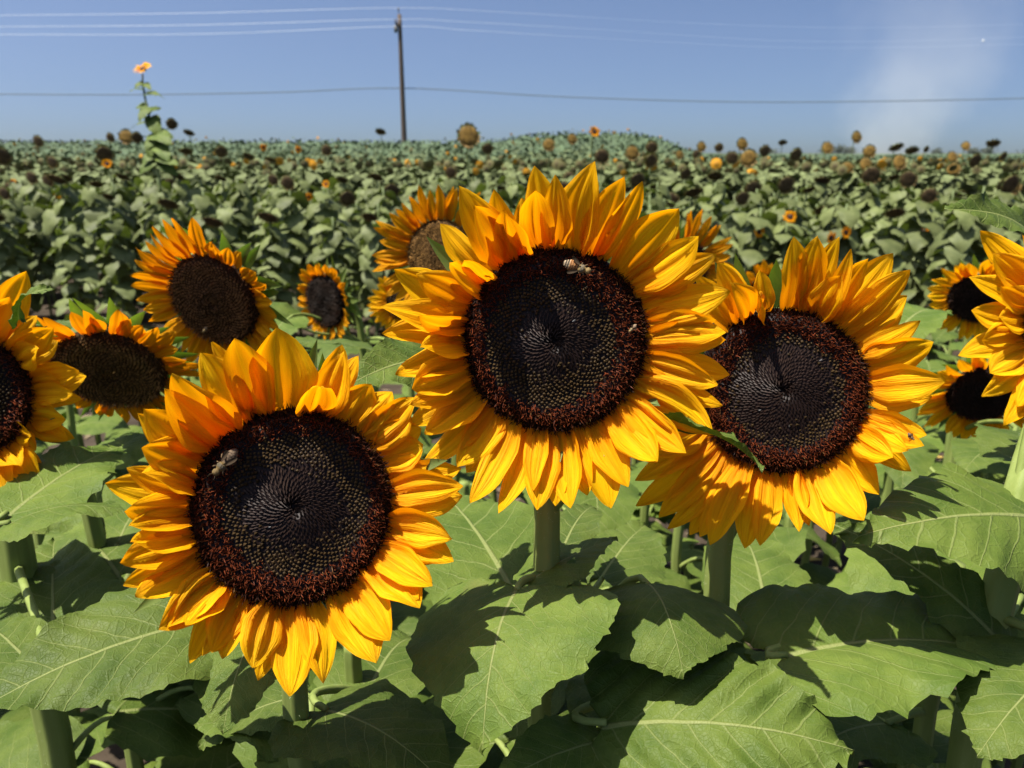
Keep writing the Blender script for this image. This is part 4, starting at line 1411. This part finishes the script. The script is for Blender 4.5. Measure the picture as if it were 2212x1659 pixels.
# the far field: nobody could count it
def far_field():
    rs = np.random.RandomState(12)
    # sheet under the leaves, at three quarters of the plant height
    ys = np.geomspace(ROWS_END - .3, 700, 70)
    azs = np.linspace(-.95, .95, 240)
    Y, A = np.meshgrid(ys, azs, indexing='ij')
    X = A * (Y + 1)
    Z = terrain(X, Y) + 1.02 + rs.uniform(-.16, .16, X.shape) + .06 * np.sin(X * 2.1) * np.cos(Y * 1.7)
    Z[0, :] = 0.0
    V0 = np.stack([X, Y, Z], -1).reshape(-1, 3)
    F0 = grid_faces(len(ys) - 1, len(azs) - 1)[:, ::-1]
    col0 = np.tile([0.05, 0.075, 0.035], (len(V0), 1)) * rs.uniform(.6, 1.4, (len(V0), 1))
    # leaves
    N = 60000
    u = rs.rand(N)
    y = 1 / (1 / (ROWS_END - .3) + u * (1 / 150.0 - 1 / (ROWS_END - .3)))
    x = rs.uniform(-.80, .80, N) * (y + 1)
    L = rs.uniform(.10, .19, N) * (1 + y / 120)
    z = terrain(x, y) + 1.06 + rs.rand(N) * .28 + (rs.rand(N) < .02) * rs.uniform(0, .2, N)
    a = rs.rand(N) * 2 * math.pi
    drop = rs.uniform(.1, 1.2, N)
    dr = np.stack([np.cos(a) * np.cos(drop), np.sin(a) * np.cos(drop), -np.sin(drop)], 1)
    sd = np.stack([-np.sin(a), np.cos(a), rs.uniform(-.3, .3, N)], 1)
    nn = np.cross(dr, sd)
    nn *= np.sign(nn[:, 2:3])
    p = np.stack([x, y, z], 1)
    Lc = L[:, None]
    q = np.stack([p, p + dr * .25 * Lc + sd * .42 * Lc + nn * .05 * Lc, p + dr * .6 * Lc + sd * .34 * Lc, p + dr * Lc - nn * .06 * Lc, p + dr * .6 * Lc - sd * .34 * Lc, p + dr * .25 * Lc - sd * .42 * Lc + nn * .05 * Lc], 1)
    V1 = q.reshape(-1, 3)
    b0 = len(V0)
    idx = np.arange(N)[:, None] * 6 + b0
    F1 = np.concatenate([idx + [0, 1, 2, 3], idx + [0, 3, 4, 5]])
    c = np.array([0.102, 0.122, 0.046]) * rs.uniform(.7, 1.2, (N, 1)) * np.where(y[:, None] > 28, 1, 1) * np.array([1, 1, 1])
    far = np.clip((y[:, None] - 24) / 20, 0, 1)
    c = c * (1 - far) + far * np.array([0.060, 0.090, 0.048]) * rs.uniform(.7, 1.2, (N, 1))  # bluer, darker green with distance: haze tint put into the leaf colour
    col1 = np.repeat(c, 6, axis=0)
    # heads: small hexagonal buttons, yellow bloom and brown
    Nh = 800
    u = rs.rand(Nh)
    y = 1 / (1 / ROWS_END + u * (1 / 110.0 - 1 / ROWS_END))
    x = rs.uniform(-.78, .78, Nh) * (y + 1)
    z = terrain(x, y) + 1.30 + rs.rand(Nh) * .16
    r = rs.uniform(.05, .085, Nh)
    az = rs.uniform(-.6, .6, Nh)
    nrm = np.stack([np.sin(az), -np.cos(az), rs.uniform(-.8, .3, Nh)], 1)
    nrm /= np.linalg.norm(nrm, axis=1)[:, None]
    e1 = np.cross(nrm, [0, 0, 1.0]); e1 /= np.linalg.norm(e1, axis=1)[:, None]
    e2 = np.cross(e1, nrm)
    pc = np.stack([x, y, z], 1)
    rings = []
    for k in range(8):
        t = k * math.pi / 4
        rings.append(pc + r[:, None] * (math.cos(t) * e1 + math.sin(t) * e2))
    rings.append(pc + nrm * r[:, None] * .25)
    rings.append(pc - nrm * r[:, None] * .6)
    V2 = np.stack(rings, 1).reshape(-1, 3)
    b1 = b0 + len(V1)
    idx = np.arange(Nh)[:, None] * 10 + b1
    F2 = []
    for k in range(8):
        k2 = (k + 1) % 8
        F2.append(idx + [k, k2, 8]); F2.append(idx + [k2, k, 9])
    F2 = np.concatenate(F2)
    yellow = rs.rand(Nh) < (0.12 + 0.25 * (y > 24))
    rimc = np.where(yellow[:, None], [0.55, 0.25, 0.01], [0.12, 0.115, 0.04])
    cenc = np.where(yellow[:, None], [0.35, 0.17, 0.02], [0.055, 0.036, 0.018])
    cols = np.repeat(rimc[:, None], 10, axis=1)
    cols[:, 8] = cenc
    cols[:, 9] = [0.2, 0.25, 0.1]
    col2 = cols.reshape(-1, 3)
    return np.vstack([V0, V1, V2]), F0.tolist() + F1.tolist() + F2.tolist(), np.vstack([col0, col1, col2])


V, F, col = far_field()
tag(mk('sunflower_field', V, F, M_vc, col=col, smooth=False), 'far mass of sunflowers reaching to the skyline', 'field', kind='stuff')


# ================================================================== TALL SUNFLOWER ABOVE THE FIELD
TD = 7.6
tb = P(330, 400, TD)
tall = empty('tall_sunflower', (tb[0], tb[1], 0), 'very tall lone sunflower with a small orange bloom high above the field on the left', 'sunflower')
tp = [np.array([tb[0], tb[1], 0])] + [P(x, y, TD) for x, y in ((345, 400), (342, 330), (332, 290), (322, 250), (314, 215), (309, 185), (308, 160))]
tp[0] = np.array([tp[1][0], tp[1][1], 0])
V, F = tube(_catmull(np.array(tp), 30), np.linspace(.016, .008, 30), 8)
mk('stem', V, F, M_stem_far, tall, tp[0])
hc = P(309, 148, TD)
rgT = random.Random(31)
n, e1, e2 = head_frame((-0.2, -.5, .9), (0, 1, 0))
dsc, pet = small_bloom_geo(.095, n, rgT)
hd = mk('flower_head', dsc[0] + hc, dsc[1], M_vc, tall, hc, col=dsc[2])
mk('petals', pet[0] * np.array([1, 1, 1.2]) + hc, pet[1], M_petal, hd, hc, uv=pet[2])
for (bx, by, tx, ty_, w, rl) in ((308, 178, 290, 190, 20, 0), (310, 180, 326, 192, 22, 0), (311, 192, 279, 195, 13, 10), (312, 200, 356, 212, 16, -20), (313, 205, 336, 205, 14, 0), (318, 228, 293, 232, 34, 0), (322, 232, 300, 262, 34, 0),
                             (322, 240, 345, 232, 18, 30), (320, 250, 318, 272, 26, 60), (326, 252, 345, 300, 42, 0), (322, 262, 280, 275, 14, 20), (332, 290, 370, 310, 48, 0), (335, 295, 322, 345, 44, 0), (338, 310, 365, 345, 46, 0),
                             (340, 330, 305, 352, 34, 0), (342, 340, 384, 356, 38, 0), (340, 280, 374, 296, 26, 0), (340, 300, 316, 322, 34, 0), (341, 318, 362, 362, 44, 0), (340, 322, 326, 372, 44, 0), (340, 345, 300, 378, 40, 0), (343, 350, 384, 380, 40, 0)):
    B, T = P(bx, by, TD), P(tx, ty_, TD - rgT.uniform(-.05, .16))
    add_leaf(tall, B, T, w * .78 / FPX * TD, rgT, R(rl), B + (P(bx, by + 6, TD) - B), mat=M_leaf, nu=16, nv=4, up=(0, -.8, 1))
for (x, y, ty) in ((371, 268, 'seed'), (296, 297, 'seed')):
    hm, fm, n = HEADS[ty, 1]
    p = P(x, y, TD)
    h = bpy.data.objects.new('side_head', hm); C.objects.link(h); h.parent = tall; h.location = tuple(p - np.array([tb[0], tb[1], 0])); h.scale = (.55,) * 3
    f = bpy.data.objects.new('fringe', fm); C.objects.link(f); f.parent = h
    V, F = tube(bez(P(340, 315, TD), P(345, 300, TD), p - n * .12, p - n * .03, 8), .005, 6)
    mk('side_stalk', V, F, M_stem_far, tall, p)

# ================================================================== UTILITY POLE AND WIRES
PD = 55.0
pb = P(873, 300, PD)
ptop = P(862, 31, PD)
gz = float(terrain(pb[0], pb[1]))
pole = empty('utility_pole', (pb[0], pb[1], gz), 'weathered wooden utility pole rising from the field against the sky', 'pole')
px_, py_ = pb[0], pb[1]
H1 = CAM_Z + (ptop[2] - CAM_Z) * (py_ / ptop[1])
V, F = tube([[px_, py_, gz - .5 + (H1 - gz + .5) * t] for t in np.linspace(0, 1, 12)], np.linspace(.21, .13, 12), 16)
mk('post', V, F, M_wood, pole, (px_, py_, gz))


def box(cx, cy, cz, sx, sy, sz):
    V = [[cx + a * sx / 2, cy + b * sy / 2, cz + c * sz / 2] for a in (-1, 1) for b in (-1, 1) for c in (-1, 1)]
    F = [[0, 1, 3, 2], [4, 6, 7, 5], [0, 4, 5, 1], [2, 3, 7, 6], [0, 2, 6, 4], [1, 5, 7, 3]]
    return np.array(V), F


def zat(y_px):
    """height on the pole that shows at picture row y_px"""
    a = math.atan((829.5 - y_px) / FPX) - PITCH
    return CAM_Z + math.tan(a) * py_


def insulator(x, y, z, s=.12):
    prof = [(0, .02), (.02, .06), (.05, .045), (.08, .07), (.11, .045), (.14, .055), (.17, .02)]
    V, F = [], []
    for k, (h, r) in enumerate(prof):
        for j in range(10):
            t = 2 * math.pi * j / 10
            V.append([x + r * math.cos(t), y + r * math.sin(t), z + h])
    for k in range(len(prof) - 1):
        for j in range(10):
            j2 = (j + 1) % 10
            F.append([k * 10 + j, k * 10 + j2, (k + 1) * 10 + j2, (k + 1) * 10 + j])
    F.append(list(range(10))[::-1]); F.append([60 + j for j in range(10)])
    return np.array(V), F


za = zat(52)
V, F = box(px_ - .10, py_ - .23, za - .10, .11, 2.2, .13)
arm = mk('crossarm', V, F, M_wood, pole, (px_, py_, za))
V, F = tube([[px_ - .12, py_ - .9, za - .1], [px_ - .28, py_ - .25, za - .6]], .018, 6)
mk('brace', V, F, M_metal, arm, (px_, py_, za))
V, F = tube([[px_, py_, H1 - .1], [px_ - .05, py_, H1 + .25], [px_ - .05, py_, zat(19)]], .03, 6)
mk('top_pin', V, F, M_metal, pole, (px_, py_, H1))
V, F = insulator(px_ - .05, py_, zat(19) - .1)
mk('insulator', V, F, M_ins, pole, (px_, py_, H1))
for dy in (-1.2, .75):
    V, F = insulator(px_ - .10, py_ + dy, za - .03)
    mk('insulator', V, F, M_ins, pole, (px_ - .1, py_ + dy, za))
V, F = box(px_ - .27, py_ - .1, za - .32, .22, .22, .42)
mk('fuse_box', V, F, M_metal, pole, (px_ - .2, py_, za))


def wire(name, label, pts_px, r, mat, ydepth=PD, group=None, r2=None):
    """points given as (picture x, height row) in the vertical plane of the pole line"""
    W = []
    for x, y in pts_px:
        q = ray(x, y)
        t = py_ / q[1]
        W.append(CP + q * t + np.array([0, ydepth, 0]))
    W = _catmull(np.array(W), 60)
    rad = r if r2 is None else np.interp(W[:, 0], [px_ - 6, px_ + 14], [r, r2])  # thinner right of the pole, imitating the sun glint fading along the wire
    V, F = tube(W, rad, 6)
    o = mk(name, V, F, mat, None, W[30])
    tag(o, label, 'cable', group)
    return o


wire('overhead_wire', 'topmost pale wire running from the left edge over the tip of the pole', [(-260, 34), (0, 33), (430, 28), (862, 17), (1100, 27), (1500, 50), (1850, 60), (2212, 52), (2500, 40)], .011, M_wire, 0.0, r2=.0018)
wire('overhead_wire', 'upper of the two close pale wires below the pole top', [(-260, 64), (0, 63.5), (430, 60), (862, 48), (1000, 53), (1300, 70), (1650, 92), (1900, 94), (2212, 84), (2500, 70)], .011, M_wire, -1.2, r2=.0018)
wire('overhead_wire', 'lower of the two close pale wires below the pole top', [(-260, 71), (0, 71), (430, 70), (862, 53), (1000, 61), (1300, 79), (1650, 98), (1900, 100), (2212, 92), (2500, 80)], .011, M_wire, .75, r2=.0018)
wire('telephone_cable', 'low dark grey cable crossing the whole sky just above the field', [(-300, 200), (0, 203), (300, 204), (600, 199), (872, 190), (1200, 208), (1550, 219), (1850, 219), (2212, 212), (2500, 200)], .032, M_cable, 0.2)
# small white marker on the right of the upper wires
q = ray(2124, 88); mp = CP + q * ((py_ - 1.2) / q[1])
V, F = [], []
for k in range(7):
    a = math.pi * k / 6
    for j in range(10):
        t = 2 * math.pi * j / 10
        V.append(mp + np.array([.11 * math.cos(a), .05 * math.sin(a) * math.cos(t), .05 * math.sin(a) * math.sin(t)]))
for k in range(6):
    for j in range(10):
        F.append([k * 10 + j, k * 10 + (j + 1) % 10, (k + 1) * 10 + (j + 1) % 10, (k + 1) * 10 + j])
tag(mk('wire_marker', np.array(V), F, M_porc, None, mp), 'tiny bright white marker on the upper wires at the far right', 'marker')

# ================================================================== DISTANT TREES
def treeline():
    rs = np.random.RandomState(4)
    V, F, col, o = [], [], [], 0
    TDp = 420.0
    for (px, w, h) in ((1760, 30, 12), (1785, 24, 14), (1806, 16, 9), (2060, 20, 8), (2090, 24, 9), (2190, 40, 6), (2240, 40, 10), (1985, 16, 5), (1640, 20, 5)):
        cx = (px - 1106) / FPX * TDp
        W_, H_ = w / FPX * TDp, h / FPX * TDp + 2.2
        for _ in range(420):
            a, b, c = rs.randn(3) * [.28 * W_, .8 * W_ * .3, .20 * H_]
            p = np.array([cx + a, TDp + b, max(.3, H_ * .55 + c)])
            s = rs.uniform(.25, .6)
            d1, d2 = rs.randn(3), rs.randn(3)
            d1 = unit(d1) * s; d2 = unit(d2) * s
            V += [p - d1, p + d2, p + d1, p - d2]; F.append([o, o + 1, o + 2, o + 3]); o += 4
            col += [tuple(np.array([0.07, 0.085, 0.06]) * rs.uniform(.6, 1.3))] * 4
    return np.array(V), F, np.array(col)


V, F, col = treeline()
tag(mk('far_trees', V, F, M_vc, col=col, smooth=False), 'low hazy wood on the right skyline', 'trees', kind='stuff')

# ================================================================== SMOKE PLUME
def smoke():
    D = 300.0
    k = D / FPX
    x0 = (1880 - 1106) * k
    Hs = 80.0
    V, F = [], []
    nn, na = 14, 24
    for i in range(nn):
        t = i / (nn - 1)
        cxx = x0 + 3 + 24 * t ** 1.2 * .9
        rad = 24 + 42 * t
        for j in range(na):
            a = 2 * math.pi * j / na
            V.append([cxx + rad * math.cos(a), D + rad * .6 * math.sin(a), .3 + Hs * t])
    for i in range(nn - 1):
        for j in range(na):
            j2 = (j + 1) % na
            F.append([i * na + j, i * na + j2, (i + 1) * na + j2, (i + 1) * na + j])
    F.append(list(range(na))[::-1]); F.append([(nn - 1) * na + j for j in range(na)])
    g = NT('smoke')
    tc = g.n('ShaderNodeTexCoord').outputs['Object']
    s = g.n('ShaderNodeSeparateXYZ', ins={0: tc})
    t = g.math('DIVIDE', s.outputs[2], Hs)
    cx = g.math('MULTIPLY', g.math('POWER', g.math('MAXIMUM', t, 0.0), 1.2), 21.6)
    rad = g.math('MULTIPLY_ADD', t, 42.0, 20.0)
    nz = g.n('ShaderNodeTexNoise', ins={'Vector': tc, 'Scale': .05, 'Detail': 4.0, 'Roughness': .55}).outputs['Fac']
    dx = g.math('DIVIDE', g.math('SUBTRACT', s.outputs[0], cx), rad)
    dy = g.math('DIVIDE', s.outputs[1], g.math('MULTIPLY', rad, .6))
    rr = g.math('SQRT', g.math('ADD', g.math('MULTIPLY', dx, dx), g.math('MULTIPLY', dy, dy)))
    rr = g.math('ADD', rr, g.math('MULTIPLY', g.math('SUBTRACT', nz, .5), 1.5))
    den = g.maprange(rr, .15, .95, 1, 0)
    fade = g.maprange(t, 0.0, 1.0, 1.0, 0.10, False)
    fade = g.math('POWER', fade, 2.4)
    den = g.math('MULTIPLY', g.math('MULTIPLY', den, fade), 0.022)
    v = g.n('ShaderNodeVolumePrincipled', ins={'Color': (0.95, 0.92, 0.88, 1), 'Density': den, 'Anisotropy': 0.2})
    g.link(v.outputs[0], g.out.inputs['Volume'])
    g.m.cycles.volume_sampling = 'MULTIPLE_IMPORTANCE' if hasattr(g.m, 'cycles') and hasattr(g.m.cycles, 'volume_sampling') else g.m.cycles.volume_sampling
    o = mk('smoke', np.array(V), F, g.m, None, (x0 + 3, D, 0.3))
    tag(o, 'pale smoke plume rising behind the field on the right', 'smoke', kind='stuff')


smoke()


# ================================================================== HAZE
def haze():
    V, F = box(0, 330, 48.5, 1400, 760, 101)
    g = NT('haze')
    v = g.n('ShaderNodeVolumePrincipled', ins={'Color': (0.88, 0.88, 0.95, 1), 'Density': 0.00009, 'Anisotropy': 0.3})
    g.link(v.outputs[0], g.out.inputs['Volume'])
    tag(mk('haze', V, F, g.m, smooth=False), 'thin pale haze over the whole field', 'haze', kind='stuff')


haze()
